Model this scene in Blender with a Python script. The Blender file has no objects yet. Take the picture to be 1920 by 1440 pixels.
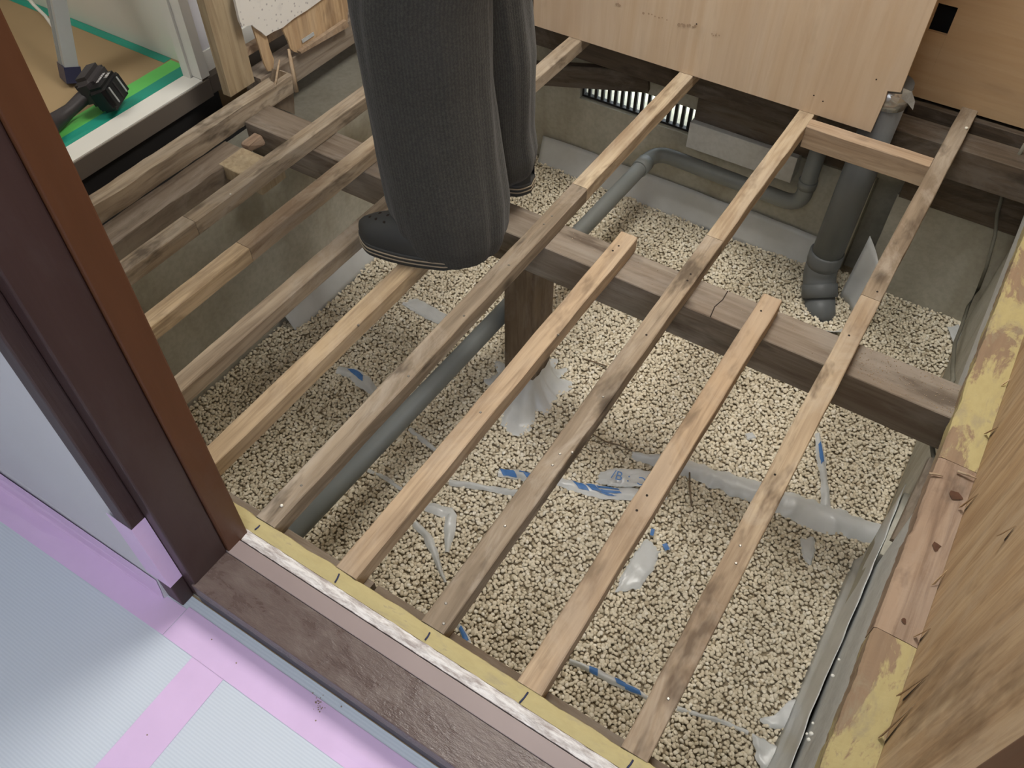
import bpy, bmesh, math, random
import numpy as np
from mathutils import Vector, Matrix, noise as mn

# ------------------------------------------------------------------ camera, world, lights
S = bpy.context.scene
COL = S.collection
R = math.radians
CAM_LOC = (0.0537, -0.4561, 1.4388)
CAM_ROT = (R(39.6162), R(-0.1461), R(32.4298))
FPX = 1593.967
cd = bpy.data.cameras.new('camera'); cam = bpy.data.objects.new('camera', cd); COL.objects.link(cam)
cam.location = CAM_LOC; cam.rotation_euler = CAM_ROT
cd.sensor_fit = 'HORIZONTAL'; cd.sensor_width = 36; cd.lens = 36 * FPX / 1920
cd.clip_start = 0.02
S.camera = cam

w = bpy.data.worlds.new('World'); S.world = w; w.use_nodes = True
nt = w.node_tree; bg = nt.nodes['Background']
sky = nt.nodes.new('ShaderNodeTexSky'); sky.sky_type = 'PREETHAM' if 'PREETHAM' in [e.identifier for e in sky.bl_rna.properties['sky_type'].enum_items] else 'NISHITA'
bg.inputs[0].default_value = (0.80, 0.90, 1.0, 1); bg.inputs[1].default_value = 10.0
nt.nodes.remove(sky)


def area(name, loc, target, size, power, col=(1, 1, 1), sy=None, spread=None):
    ld = bpy.data.lights.new(name, 'AREA'); ld.energy = power; ld.color = col
    ld.shape = 'RECTANGLE' if sy else 'SQUARE'; ld.size = size
    if sy: ld.size_y = sy
    if spread: ld.spread = R(spread)
    o = bpy.data.objects.new(name, ld); COL.objects.link(o); o.location = loc
    d = Vector(target) - Vector(loc); o.rotation_euler = d.to_track_quat('-Z', 'Y').to_euler()
    return o


area('room_ceiling_light', (-0.50, 1.35, 2.32), (-0.50, 1.25, 0), 0.75, 52, (1.0, 0.965, 0.90))
area('hall_window_light', (1.15, -1.7, 1.9), (-0.6, -0.45, 0), 0.9, 30, (0.84, 0.89, 1.0), 1.1)
area('hall_ceiling_light', (-0.1, -1.3, 2.3), (-0.1, -0.6, 0), 0.7, 15, (0.95, 0.97, 1.0))
area('next_room_light', (-2.9, 0.3, 2.25), (-2.5, 0.8, 0), 0.6, 13, (1.0, 0.97, 0.9))
sl = bpy.data.lights.new('sun', 'SUN'); sl.energy = 32; sl.angle = R(1)
so = bpy.data.objects.new('sun', sl); COL.objects.link(so); so.rotation_euler = (R(-35), R(12), 0)
S.view_settings.view_transform = 'Standard'; S.view_settings.look = 'None'
S.view_settings.exposure = -0.04; S.view_settings.gamma = 1.0
S.view_settings.use_curve_mapping = False

random.seed(7)
rng = np.random.default_rng(7)

# ------------------------------------------------------------------ helpers
_M = cam.rotation_euler.to_matrix()


def at(px, py, **k):
    """point of the place seen at (px,py), on the plane x=, y= or z="""
    d = _M @ Vector(((px - 960) / FPX, -(py - 720) / FPX, -1))
    (ax, v), = k.items(); i = 'xyz'.index(ax); c = Vector(CAM_LOC)
    return c + d * ((v - c[i]) / d[i])


def srgb(r, g, b):
    f = lambda c: (c / 255 / 12.92) if c / 255 <= 0.04045 else ((c / 255 + 0.055) / 1.055) ** 2.4
    return (f(r), f(g), f(b), 1)


def mat_new(name):
    m = bpy.data.materials.new(name); m.use_nodes = True
    return m, m.node_tree, m.node_tree.nodes['Principled BSDF']


def N(nt, typ, **k):
    n = nt.nodes.new(typ)
    for a, v in k.items():
        if a.startswith('i_'):
            key = a[2:]; key = int(key) if key.isdigit() else key.replace('_', ' ')
            n.inputs[key].default_value = v
        else: setattr(n, a, v)
    return n


def mix(nt, fac, a, b, mode='MIX'):
    n = nt.nodes.new('ShaderNodeMix'); n.data_type = 'RGBA'; n.blend_type = mode
    for sock, v in ((n.inputs[0], fac), (n.inputs[6], a), (n.inputs[7], b)):
        if hasattr(v, 'links'): nt.links.new(v, sock)
        else: sock.default_value = v
    return n.outputs[2]


def ramp(nt, src, stops):
    n = nt.nodes.new('ShaderNodeValToRGB'); nt.links.new(src, n.inputs[0])
    el = n.color_ramp.elements
    while len(el) < len(stops): el.new(0.5)
    for e, (p, c) in zip(el, stops):
        e.position = p; e.color = c if hasattr(c, '__len__') else (c, c, c, 1)
    return n.outputs[0]


def coords(nt, scale=(1, 1, 1), off=True, rot=(0, 0, 0)):
    tc = nt.nodes.new('ShaderNodeTexCoord'); mp = nt.nodes.new('ShaderNodeMapping')
    mp.inputs['Scale'].default_value = scale; mp.inputs['Rotation'].default_value = rot
    if off:
        oi = nt.nodes.new('ShaderNodeObjectInfo'); vm = nt.nodes.new('ShaderNodeVectorMath'); vm.operation = 'SCALE'
        cx = nt.nodes.new('ShaderNodeCombineXYZ')
        for i in range(3): nt.links.new(oi.outputs['Random'], cx.inputs[i])
        vm.inputs[3].default_value = 37.0
        nt.links.new(cx.outputs[0], vm.inputs[0])
        va = nt.nodes.new('ShaderNodeVectorMath'); va.operation = 'ADD'
        nt.links.new(tc.outputs['Object'], va.inputs[0]); nt.links.new(vm.outputs[0], va.inputs[1])
        nt.links.new(va.outputs[0], mp.inputs[0])
    else: nt.links.new(tc.outputs['Object'], mp.inputs[0])
    return mp.outputs[0]


def noise(nt, vec, scale, detail=4, rough=0.55, dist=0.0):
    n = N(nt, 'ShaderNodeTexNoise'); nt.links.new(vec, n.inputs['Vector'])
    n.inputs['Scale'].default_value = scale; n.inputs['Detail'].default_value = detail
    n.inputs['Roughness'].default_value = rough; n.inputs['Distortion'].default_value = dist
    return n.outputs['Fac']


def bump(nt, b, h, strength=0.3, dist=0.002):
    n = N(nt, 'ShaderNodeBump'); n.inputs['Strength'].default_value = strength; n.inputs['Distance'].default_value = dist
    nt.links.new(h, n.inputs['Height']); nt.links.new(n.outputs[0], b.inputs['Normal'])
    return n


def wood(name, base, dark, pale, axis='y', rough=0.75, stain=0.5, knots=True, grain=1.0, blot=3.0, desat=0.26, dim=0.86):
    def ds(c):
        g_ = 0.3 * c[0] + 0.55 * c[1] + 0.15 * c[2]; return tuple((x + (g_ - x) * desat) * dim for x in c[:3]) + (1,)
    base, dark, pale = ds(base), ds(dark), ds(pale)
    m, nt, b = mat_new(name)
    s = {'y': (1, 0.055, 1), 'x': (0.055, 1, 1), 'z': (1, 1, 0.055)}[axis]
    g = coords(nt, s)
    g1 = noise(nt, g, 55, 5, 0.62, 0.8)
    g2 = noise(nt, g, 14, 3, 0.5, 1.6)
    s2 = {'y': (1, 0.35, 1), 'x': (0.35, 1, 1), 'z': (1, 1, 0.35)}[axis]
    v = coords(nt, s2)
    st = noise(nt, v, blot, 5, 0.62, 0.4)
    st2 = noise(nt, v, blot * 4.3, 4, 0.65, 0.2)
    c = mix(nt, ramp(nt, g2, [(0.3, 0.0), (0.7, 1.0)]), base, pale)
    c = mix(nt, ramp(nt, g1, [(0.42, 0.0), (0.68, 0.75 * grain)]), c, dark)
    c = mix(nt, ramp(nt, st, [(0.44, 0.0), (0.62, stain)]), c, dark)
    st3 = noise(nt, coords(nt, s2), blot * 2.1, 6, 0.7, 1.2)
    c = mix(nt, ramp(nt, st3, [(0.48, 0.0), (0.62, stain * 0.8)]), c, tuple(x * 0.72 + 0.10 for x in pale[:3]) + (1,))
    c = mix(nt, ramp(nt, st2, [(0.55, 0.0), (0.68, min(1, stain * 1.15))]), c, tuple(x * 0.55 for x in dark[:3]) + (1,))
    if knots:
        vo = N(nt, 'ShaderNodeTexVoronoi'); vo.inputs['Scale'].default_value = 5.2
        nt.links.new(coords(nt, {'y': (1, 0.6, 1), 'x': (0.6, 1, 1), 'z': (1, 1, 0.6)}[axis]), vo.inputs['Vector'])
        c = mix(nt, ramp(nt, vo.outputs['Distance'], [(0.05, 0.85), (0.12, 0.0)]), c, tuple(x * 0.4 for x in dark[:3]) + (1,))
    nt.links.new(c, b.inputs['Base Color'])
    b.inputs['Roughness'].default_value = rough
    b.inputs['Specular IOR Level'].default_value = 0.3
    bump(nt, b, g1, 0.35, 0.0015)
    return m


def plain(name, col, rough=0.6, metal=0.0, var=0.12, scale=12, bmp=0.1, spec=0.4, coat=0):
    m, nt, b = mat_new(name)
    v = coords(nt)
    n = noise(nt, v, scale, 5)
    d = tuple(c * (1 - var * 2) for c in col[:3]) + (1,)
    nt.links.new(mix(nt, ramp(nt, n, [(0.3, 0.0), (0.75, 1.0)]), col, d), b.inputs['Base Color'])
    b.inputs['Roughness'].default_value = rough; b.inputs['Metallic'].default_value = metal
    b.inputs['Specular IOR Level'].default_value = spec; b.inputs['Coat Weight'].default_value = coat
    if bmp: bump(nt, b, noise(nt, v, scale * 8, 3), bmp, 0.001)
    return m


def concrete(name, col, dark, stain=0.6):
    m, nt, b = mat_new(name)
    v = coords(nt, (1, 1, 1), False)
    vz = coords(nt, (1, 1, 0.25), False)
    a = noise(nt, v, 3.2, 6, 0.6, 0.3); s = noise(nt, vz, 5, 5, 0.6, 0.6); f = noise(nt, v, 60, 3)
    c = mix(nt, ramp(nt, a, [(0.35, 0.0), (0.7, 0.75)]), col, dark)
    c = mix(nt, ramp(nt, s, [(0.5, 0.0), (0.75, stain)]), c, (dark[0] * 0.75, dark[1] * 0.66, dark[2] * 0.55, 1))
    c = mix(nt, ramp(nt, f, [(0.35, 0.2), (0.6, 0.0)]), c, (dark[0] * 0.6, dark[1] * 0.6, dark[2] * 0.6, 1))
    nt.links.new(c, b.inputs['Base Color']); b.inputs['Roughness'].default_value = 0.9
    b.inputs['Specular IOR Level'].default_value = 0.2
    bump(nt, b, a, 0.3, 0.01)
    return m


M = {}
M['joist_old'] = wood('joist_old', srgb(178, 153, 118), srgb(118, 98, 74), srgb(196, 176, 146), stain=0.7)
M['joist_far'] = wood('joist_far', srgb(196, 168, 126), srgb(140, 110, 76), srgb(210, 188, 150), stain=0.5)
M['joist_new'] = wood('joist_new', srgb(194, 160, 116), srgb(140, 112, 80), srgb(206, 176, 134), stain=0.5)
M['joist_yellow'] = wood('joist_yellow', srgb(206, 174, 122), srgb(140, 112, 78), srgb(222, 192, 144), stain=0.4)
M['joist_grey'] = wood('joist_grey', srgb(170, 146, 112), srgb(112, 94, 72), srgb(188, 168, 138), stain=0.7)
M['joist_tan'] = wood('joist_tan', srgb(190, 160, 118), srgb(134, 106, 76), srgb(202, 178, 140), stain=0.7)
M['beam'] = wood('beam', srgb(142, 124, 104), srgb(112, 90, 68), srgb(158, 144, 124), 'x', stain=0.6, blot=2.2)
M['beam_y'] = wood('beam_y', srgb(150, 132, 110), srgb(112, 92, 72), srgb(168, 152, 130), 'y', stain=0.5)
M['nog'] = wood('nog', srgb(190, 156, 116), srgb(134, 106, 78), srgb(200, 172, 136), 'x', stain=0.35)
M['post'] = wood('post', srgb(132, 108, 78), srgb(98, 76, 52), srgb(146, 124, 94), 'z', stain=0.5)
M['stud'] = wood('stud', srgb(186, 162, 118), srgb(148, 122, 82), srgb(196, 174, 132), 'z', stain=0.2, blot=2)
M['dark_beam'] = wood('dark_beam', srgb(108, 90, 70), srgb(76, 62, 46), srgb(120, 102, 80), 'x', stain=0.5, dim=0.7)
M['splinter'] = wood('splinter', srgb(206, 176, 132), srgb(160, 124, 84), srgb(222, 196, 156), 'z', knots=False)
M['ply'] = wood('ply', srgb(214, 186, 152), srgb(184, 150, 116), srgb(224, 202, 174), 'z', rough=0.6, stain=0.2, knots=False, grain=0.3, blot=1.6, desat=0.1, dim=0.86)
M['ply2'] = wood('ply2', srgb(186, 156, 118), srgb(160, 126, 90), srgb(196, 170, 134), 'x', rough=0.6, stain=0.22, knots=False, grain=0.3, blot=1.6, desat=0.05, dim=0.95)
M['wallply'] = wood('wallply', srgb(190, 158, 118), srgb(138, 106, 74), srgb(214, 188, 150), 'z', stain=0.45, knots=False, grain=0.8, blot=2.6, desat=0.05, dim=0.95)
M['edgewood'] = wood('edgewood', srgb(172, 140, 108), srgb(128, 98, 74), srgb(186, 156, 126), 'y', stain=0.4, blot=4)
M['concrete'] = concrete('concrete', srgb(186, 184, 172), srgb(154, 150, 134))
M['concrete_dim'] = concrete('concrete_dim', srgb(128, 126, 116), srgb(106, 102, 90), 0.4)  # darker concrete copy that tones down lamp-lit concrete on the left
M['mortar'] = concrete('mortar', srgb(206, 208, 206), srgb(184, 184, 180), 0.15)
M['pvc'] = plain('pvc', srgb(104, 108, 110), 0.45, var=0.08, scale=5, bmp=0.02)
M['pvc_pale'] = plain('pvc_pale', srgb(126, 130, 128), 0.45, var=0.12, scale=4, bmp=0.02)
M['nail'] = plain('nail', srgb(150, 146, 138), 0.35, 0.8, 0.1, 40, 0)
M['nailhole'] = plain('nailhole', srgb(40, 32, 26), 0.9, 0, 0.1, 40, 0)
M['white_bit'] = plain('white_bit', srgb(240, 238, 225), 0.7, 0, 0.03, 10, 0)
M['foil'] = plain('foil', srgb(200, 202, 204), 0.25, 0.75, 0.1, 30, 0.3)
M['ink'] = plain('ink', srgb(44, 50, 84), 0.6, 0, 0.05, 20, 0)
M['blueprint'] = plain('blueprint', srgb(76, 124, 186), 0.5, 0, 0.08, 20, 0)
M['cable'] = plain('cable', srgb(112, 110, 98), 0.6, 0, 0.1, 20, 0)
M['black_iron'] = plain('black_iron', srgb(40, 38, 36), 0.7, 0, 0.1, 20, 0.2)
M['jamb'] = wood('jamb', srgb(84, 52, 32), srgb(66, 40, 26), srgb(92, 58, 38), 'z', rough=0.38, stain=0.15, knots=False, grain=0.2, blot=1.2, desat=0.0, dim=1.0)
M['casing'] = wood('casing', srgb(60, 42, 40), srgb(48, 34, 34), srgb(66, 48, 46), 'z', rough=0.42, stain=0.15, knots=False, grain=0.15, blot=1.2, desat=0.0, dim=1.0)
M['white_paint'] = plain('white_paint', srgb(232, 232, 226), 0.4, 0, 0.03, 3, 0.02)
M['wall_white'] = plain('wall_white', srgb(206, 206, 212), 0.55, 0, 0.03, 2, 0.05)
M['wall_plain'] = plain('wall_plain', srgb(200, 196, 188), 0.8, 0, 0.03, 2, 0.05)
M['void_shade'] = plain('void_shade', srgb(34, 33, 33), 0.9, 0, 0.08, 6, 0.05)  # near-black colour standing in for the shade inside openings
M['grey_paint'] = plain('grey_paint', srgb(108, 100, 92), 0.6, 0, 0.05, 6, 0.05)
M['board_tan'] = plain('board_tan', srgb(172, 148, 112), 0.75, 0, 0.06, 2, 0.05)
M['tape_green'] = plain('tape_green', srgb(110, 212, 106), 0.45, 0, 0.06, 6, 0.05)
M['tape_teal'] = plain('tape_teal', srgb(40, 160, 138), 0.45, 0, 0.06, 6, 0.05)
M['tape_pink'] = plain('tape_pink', srgb(226, 198, 236), 0.45, 0, 0.05, 9, 0.08)
M['alu'] = plain('alu', srgb(192, 198, 200), 0.4, 0.15, 0.08, 6, 0.02)
M['blue_cap'] = plain('blue_cap', srgb(62, 64, 92), 0.35, 0, 0.1, 8, 0.02)
M['tool_black'] = plain('tool_black', srgb(26, 26, 28), 0.3, 0, 0.1, 8, 0.02)
M['tool_grey'] = plain('tool_grey', srgb(62, 58, 60), 0.5, 0, 0.1, 8, 0.05)
M['sign_white'] = plain('sign_white', srgb(235, 235, 235), 0.5, 0, 0.02, 8, 0)
M['rubber'] = plain('rubber', srgb(52, 54, 54), 0.6, 0, 0.1, 8, 0.05)
M['rubber_line'] = plain('rubber_line', srgb(150, 138, 118), 0.6, 0, 0.08, 20, 0.05)
M['skin'] = plain('skin', srgb(206, 160, 132), 0.5, 0, 0.05, 8, 0.03)
M['hair'] = plain('hair', srgb(30, 26, 24), 0.5, 0, 0.1, 30, 0.2)
M['shirt'] = plain('shirt', srgb(74, 76, 80), 0.85, 0, 0.08, 8, 0.1)
M['styro'] = plain('styro', srgb(238, 238, 232), 0.8, 0, 0.02, 30, 0.1)


def film_mat():
    m, nt, b = mat_new('plastic_film')
    v = coords(nt, (1, 1, 1), False); n = noise(nt, v, 9, 4)
    nt.links.new(mix(nt, ramp(nt, n, [(0.3, 0.0), (0.8, 0.7)]), srgb(214, 217, 218), srgb(188, 191, 188)), b.inputs['Base Color'])
    b.inputs['Roughness'].default_value = 0.3
    b.inputs['Alpha'].default_value = 0.93
    b.inputs['Subsurface Weight'].default_value = 0.0
    bump(nt, b, noise(nt, v, 25, 3), 0.3, 0.004)
    return m


M['film'] = film_mat()


def yellow_mat(name, axis='x', cover=0.35):
    """board with old yellow adhesive, worn through to the wood"""
    m, nt, b = mat_new(name)
    s = {'x': (0.4, 1, 1), 'y': (1, 0.4, 1)}[axis]
    v = coords(nt, s, False); g = coords(nt, {'x': (0.06, 1, 1), 'y': (1, 0.06, 1)}[axis], False)
    a = noise(nt, v, 11, 6, 0.68, 0.6); f = noise(nt, v, 60, 4, 0.7)
    gr = noise(nt, g, 60, 4)
    wd = mix(nt, gr, srgb(158, 134, 108), srgb(116, 96, 78))
    ye = mix(nt, f, srgb(164, 150, 104), srgb(186, 174, 126))
    c = mix(nt, ramp(nt, a, [(cover, 0.0), (cover + 0.05, 1.0)]), wd, ye)
    l = noise(nt, coords(nt, s, False), 24, 5, 0.7, 0.5)
    c = mix(nt, ramp(nt, l, [(0.52, 0.0), (0.68, 0.65)]), c, srgb(150, 140, 116))
    c = mix(nt, ramp(nt, f, [(0.62, 0.0), (0.72, 0.7)]), c, srgb(140, 130, 108))
    nt.links.new(c, b.inputs['Base Color']); b.inputs['Roughness'].default_value = 0.75
    bump(nt, b, a, 0.5, 0.003)
    return m


M['yellow_x'] = yellow_mat('yellow_adhesive_front', 'x', 0.30)
M['yellow_y'] = yellow_mat('yellow_adhesive_side', 'y', 0.46)


def threshold_mats():
    m, nt, b = mat_new('threshold_leather_brown')
    v = coords(nt, (0.5, 1, 1), False); a = noise(nt, v, 26, 6, 0.7, 0.5); l = noise(nt, v, 4, 4)
    f = noise(nt, coords(nt, (0.35, 1, 1), False), 110, 4, 0.7)
    nt.links.new(mix(nt, ramp(nt, a, [(0.4, 0.0), (0.7, 0.8)]), srgb(92, 78, 74), srgb(118, 106, 100)), b.inputs['Base Color'])
    nt.links.new(ramp(nt, a, [(0.3, 0.2), (0.7, 0.42)]), b.inputs['Roughness'])
    bump(nt, b, f, 0.9, 0.0025)
    M['thr'] = m
    M['thr_mauve'] = plain('threshold_mauve', srgb(150, 136, 134), 0.4, 0, 0.06, 5, 0.05)
    m, nt, b = mat_new('threshold_white_worn')
    v = coords(nt, (0.2, 1, 1), False); a = noise(nt, v, 90, 6, 0.75, 0.3)
    nt.links.new(mix(nt, ramp(nt, a, [(0.40, 0.0), (0.62, 1.0)]), srgb(226, 224, 222), srgb(160, 150, 146)), b.inputs['Base Color'])
    b.inputs['Roughness'].default_value = 0.8
    bump(nt, b, a, 0.6, 0.003)
    M['thr_white'] = m
    M['thr_riser'] = plain('threshold_riser', srgb(62, 50, 60), 0.45, 0, 0.05, 5, 0.03)


threshold_mats()


def sheet_mat():
    """pale protective floor film with fine parallel ribs"""
    m, nt, b = mat_new('ribbed_protection_sheet')
    v = coords(nt, (1, 1, 1), False)
    wv = N(nt, 'ShaderNodeTexWave', wave_type='BANDS', bands_direction='Y'); nt.links.new(v, wv.inputs[0])
    wv.inputs['Scale'].default_value = 56; wv.inputs['Distortion'].default_value = 0.15; wv.inputs['Detail'].default_value = 2
    n = noise(nt, v, 3, 4)
    c = mix(nt, wv.outputs['Fac'], srgb(210, 219, 229), srgb(201, 211, 222))
    c = mix(nt, ramp(nt, n, [(0.4, 0.0), (0.8, 0.4)]), c, srgb(196, 206, 220))
    nt.links.new(c, b.inputs['Base Color']); b.inputs['Roughness'].default_value = 0.4
    bump(nt, b, wv.outputs['Fac'], 0.12, 0.001)
    return m


M['sheet'] = sheet_mat()


def speckle_mat():
    m, nt, b = mat_new('speckled_wallboard')
    v = coords(nt, (1, 1, 1), False)
    vo = N(nt, 'ShaderNodeTexVoronoi'); vo.inputs['Scale'].default_value = 60; nt.links.new(v, vo.inputs['Vector'])
    n = noise(nt, v, 22, 5)
    c = mix(nt, ramp(nt, vo.outputs['Distance'], [(0.10, 0.65), (0.24, 0.0)]), srgb(224, 222, 216), srgb(120, 116, 122))
    c = mix(nt, ramp(nt, n, [(0.55, 0.0), (0.75, 0.3)]), c, srgb(170, 166, 168))
    nt.links.new(c, b.inputs['Base Color']); b.inputs['Roughness'].default_value = 0.7
    return m


M['speckle'] = speckle_mat()


def cloth_mat():
    m, nt, b = mat_new('dark_crinkle_cloth')
    uv = N(nt, 'ShaderNodeUVMap'); mp = N(nt, 'ShaderNodeMapping'); nt.links.new(uv.outputs[0], mp.inputs[0])
    mp.inputs['Scale'].default_value = (1, 1, 1)
    wv = N(nt, 'ShaderNodeTexWave', wave_type='BANDS', bands_direction='X'); nt.links.new(mp.outputs[0], wv.inputs[0])
    wv.inputs['Scale'].default_value = 34; wv.inputs['Distortion'].default_value = 6.0; wv.inputs['Detail'].default_value = 3
    wv.inputs['Detail Scale'].default_value = 6
    v = coords(nt, (1, 1, 1), False); n = noise(nt, v, 160, 3, 0.7); l = noise(nt, v, 5, 4)
    c = mix(nt, wv.outputs['Fac'], srgb(58, 58, 56), srgb(70, 70, 66))
    c = mix(nt, ramp(nt, n, [(0.4, 0.0), (0.7, 0.6)]), c, srgb(46, 46, 46))
    c = mix(nt, ramp(nt, l, [(0.5, 0.0), (0.8, 0.3)]), c, srgb(72, 72, 73))
    nt.links.new(c, b.inputs['Base Color']); b.inputs['Roughness'].default_value = 0.95
    b.inputs['Specular IOR Level'].default_value = 0.1
    b.inputs['Sheen Weight'].default_value = 0.1
    h = N(nt, 'ShaderNodeMath', operation='ADD'); nt.links.new(wv.outputs['Fac'], h.inputs[0]); nt.links.new(n, h.inputs[1])
    bump(nt, b, h.outputs[0], 0.35, 0.0015)
    return m


M['cloth'] = cloth_mat()


def stone_mat():
    m, nt, b = mat_new('beige_zeolite_gravel')
    at_ = N(nt, 'ShaderNodeAttribute', attribute_name='tint')
    v = coords(nt, (1, 1, 1), False); n = noise(nt, v, 420, 2)
    c = ramp(nt, at_.outputs['Fac'], [(0.0, srgb(182, 168, 142)), (0.25, srgb(220, 210, 188)), (0.75, srgb(238, 230, 210)), (1.0, srgb(248, 244, 232))])
    c = mix(nt, ramp(nt, n, [(0.4, 0.0), (0.8, 0.4)]), c, srgb(200, 186, 158))
    nt.links.new(c, b.inputs['Base Color']); b.inputs['Roughness'].default_value = 0.9
    b.inputs['Specular IOR Level'].default_value = 0.2
    return m


M['stone'] = stone_mat()
M['stone_bed'] = plain('gravel_bed', srgb(174, 160, 134), 0.95, 0, 0.2, 90, 0.6)


def outside_mat():
    m, nt, b = mat_new('garden_ground')
    v = coords(nt, (1, 1, 1), False); n = noise(nt, v, 14, 6, 0.7)
    nt.links.new(ramp(nt, n, [(0.40, srgb(214, 210, 200)), (0.52, srgb(240, 240, 232)), (0.56, srgb(120, 170, 70)), (0.7, srgb(60, 96, 40))]), b.inputs['Base Color'])
    return m


M['garden'] = outside_mat()


# ---- mesh building
def solid(bm, geom, thickness):
    bmesh.ops.recalc_face_normals(bm, faces=bm.faces); bm.normal_update()
    return bmesh.ops.solidify(bm, geom=geom, thickness=thickness)


def tag(o, label, cat, group=None, kind=None):
    o['label'] = label; o['category'] = cat
    if group: o['group'] = group
    if kind: o['kind'] = kind
    return o


def link(name, me, m, parent=None, loc=None):
    o = bpy.data.objects.new(name, me); COL.objects.link(o)
    if m is not None:
        if isinstance(m, (list, tuple)):
            for k in m: me.materials.append(k)
        else: me.materials.append(m)
    if parent: o.parent = parent
    if loc: o.location = loc
    return o


def from_bm(name, bm, m, parent=None, smooth=False, loc=None):
    bmesh.ops.recalc_face_normals(bm, faces=bm.faces)
    me = bpy.data.meshes.new(name); bm.to_mesh(me); bm.free()
    if smooth:
        for p in me.polygons: p.use_smooth = True
    return link(name, me, m, parent, loc)


def empty(name, loc, label, cat, group=None):
    o = bpy.data.objects.new(name, None); COL.objects.link(o); o.location = loc; o.empty_display_size = 0.05
    return tag(o, label, cat, group)


def box(bm, x0, x1, y0, y1, z0, z1, bev=0.0, mi=0):
    r = bmesh.ops.create_cube(bm, size=1)
    vs = r['verts']
    for v in vs: v.co = Vector((x0 + (v.co.x + .5) * (x1 - x0), y0 + (v.co.y + .5) * (y1 - y0), z0 + (v.co.z + .5) * (z1 - z0)))
    fs = list({f for v in vs for f in v.link_faces})
    if bev:
        es = list({e for v in vs for e in v.link_edges})
        r2 = bmesh.ops.bevel(bm, geom=es, offset=bev, segments=2, profile=0.6, affect='EDGES')
        fs = r2['faces'] + [f for f in fs if f.is_valid]
    for f in fs: f.material_index = mi
    return vs


def B(*dims, bev=0.0):
    bm = bmesh.new(); box(bm, *dims, bev=bev); return bm


def structure(name, bm, m, smooth=False):
    o = from_bm(name, bm, m, smooth=smooth); o['kind'] = 'structure'; return o


def tube(bm, pts, rad, seg=16, caps=True):
    """swept round tube along points; rad number or list"""
    pts = [Vector(p) for p in pts]; n = len(pts)
    rad = rad if hasattr(rad, '__len__') else [rad] * n
    rings = []; prev = None
    for i, p in enumerate(pts):
        t = (pts[min(i + 1, n - 1)] - pts[max(i - 1, 0)]).normalized()
        if prev is None:
            a = Vector((0, 0, 1)) if abs(t.z) < 0.9 else Vector((1, 0, 0)); u = t.cross(a).normalized()
        else: u = (prev - t * prev.dot(t)).normalized()
        prev = u; w_ = t.cross(u)
        rings.append([bm.verts.new(p + (u * math.cos(k * 2 * math.pi / seg) + w_ * math.sin(k * 2 * math.pi / seg)) * rad[i]) for k in range(seg)])
    for a, b_ in zip(rings, rings[1:]):
        for k in range(seg): bm.faces.new((a[k], a[(k + 1) % seg], b_[(k + 1) % seg], b_[k])).smooth = True
    if caps: bm.faces.new(rings[0][::-1]); bm.faces.new(rings[-1])
    return rings


def cyl(bm, c, r, h, seg=12, axis='z'):
    d = {'z': Vector((0, 0, 1)), 'x': Vector((1, 0, 0)), 'y': Vector((0, 1, 0))}[axis]
    tube(bm, [Vector(c), Vector(c) + d * h], r, seg)


def timber(name, p0, p1, w_, h, m, parent=None, seg=26, rough=0.0012, bev=0.002, seed=None):
    """sawn timber: top centre line from p0 to p1, width w_, height h, slightly uneven edges"""
    p0 = Vector(p0); p1 = Vector(p1); t = (p1 - p0); L = t.length; t.normalize()
    s = t.cross(Vector((0, 0, 1))).normalized(); up = s.cross(t).normalized()
    seed = seed if seed is not None else random.random() * 50
    bm = bmesh.new(); rings = []
    mid = (p0 + p1) / 2
    prof = [(-w_ / 2 + bev, 0), (w_ / 2 - bev, 0), (w_ / 2, -bev), (w_ / 2, -h + bev), (w_ / 2 - bev, -h), (-w_ / 2 + bev, -h), (-w_ / 2, -h + bev), (-w_ / 2, -bev)]
    for i in range(seg + 1):
        f = i / seg; c = p0 + t * (L * f) - mid; r = []
        for j, (a, b_) in enumerate(prof):
            q = j // 2
            nx = mn.noise(Vector((seed + q * 7.3, f * L * 9, 0))) * rough + mn.noise(Vector((seed + q * 3.1, f * L * 30, 5))) * rough * 0.6
            nz = mn.noise(Vector((seed + q * 2.3, f * L * 7, 9))) * rough * 0.3
            r.append(bm.verts.new(c + s * (a + (nx if a > 0 else -nx)) + up * (b_ + (nz if b_ > -h / 2 else -nz))))
        rings.append(r)
    for a, b_ in zip(rings, rings[1:]):
        for k in range(8): bm.faces.new((a[k], a[(k + 1) % 8], b_[(k + 1) % 8], b_[k]))
    bm.faces.new(rings[0][::-1]); bm.faces.new(rings[-1])
    return from_bm(name, bm, m, parent, loc=mid)


def textmesh(name, s, size, m, parent, mat4, ext=0.0003):
    cu = bpy.data.curves.new(name, 'FONT'); cu.body = s; cu.size = size; cu.extrude = ext
    cu.align_x = 'CENTER'; cu.align_y = 'CENTER'
    tmp = bpy.data.objects.new(name, cu); COL.objects.link(tmp)
    dg = bpy.context.evaluated_depsgraph_get(); dg.update()
    me = bpy.data.meshes.new_from_object(tmp.evaluated_get(dg))
    bpy.data.objects.remove(tmp); bpy.data.curves.remove(cu)
    me.name = name
    me.transform(mat4)
    me.materials.clear()
    return link(name, me, m, parent)


# ------------------------------------------------------------------ setting
GZ = -0.715


def gh(x, y):
    return GZ + 0.016 * mn.noise(Vector((x * 2.3, y * 2.3, 1.0))) + 0.007 * mn.noise(Vector((x * 7, y * 7, 4.0)))


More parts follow.
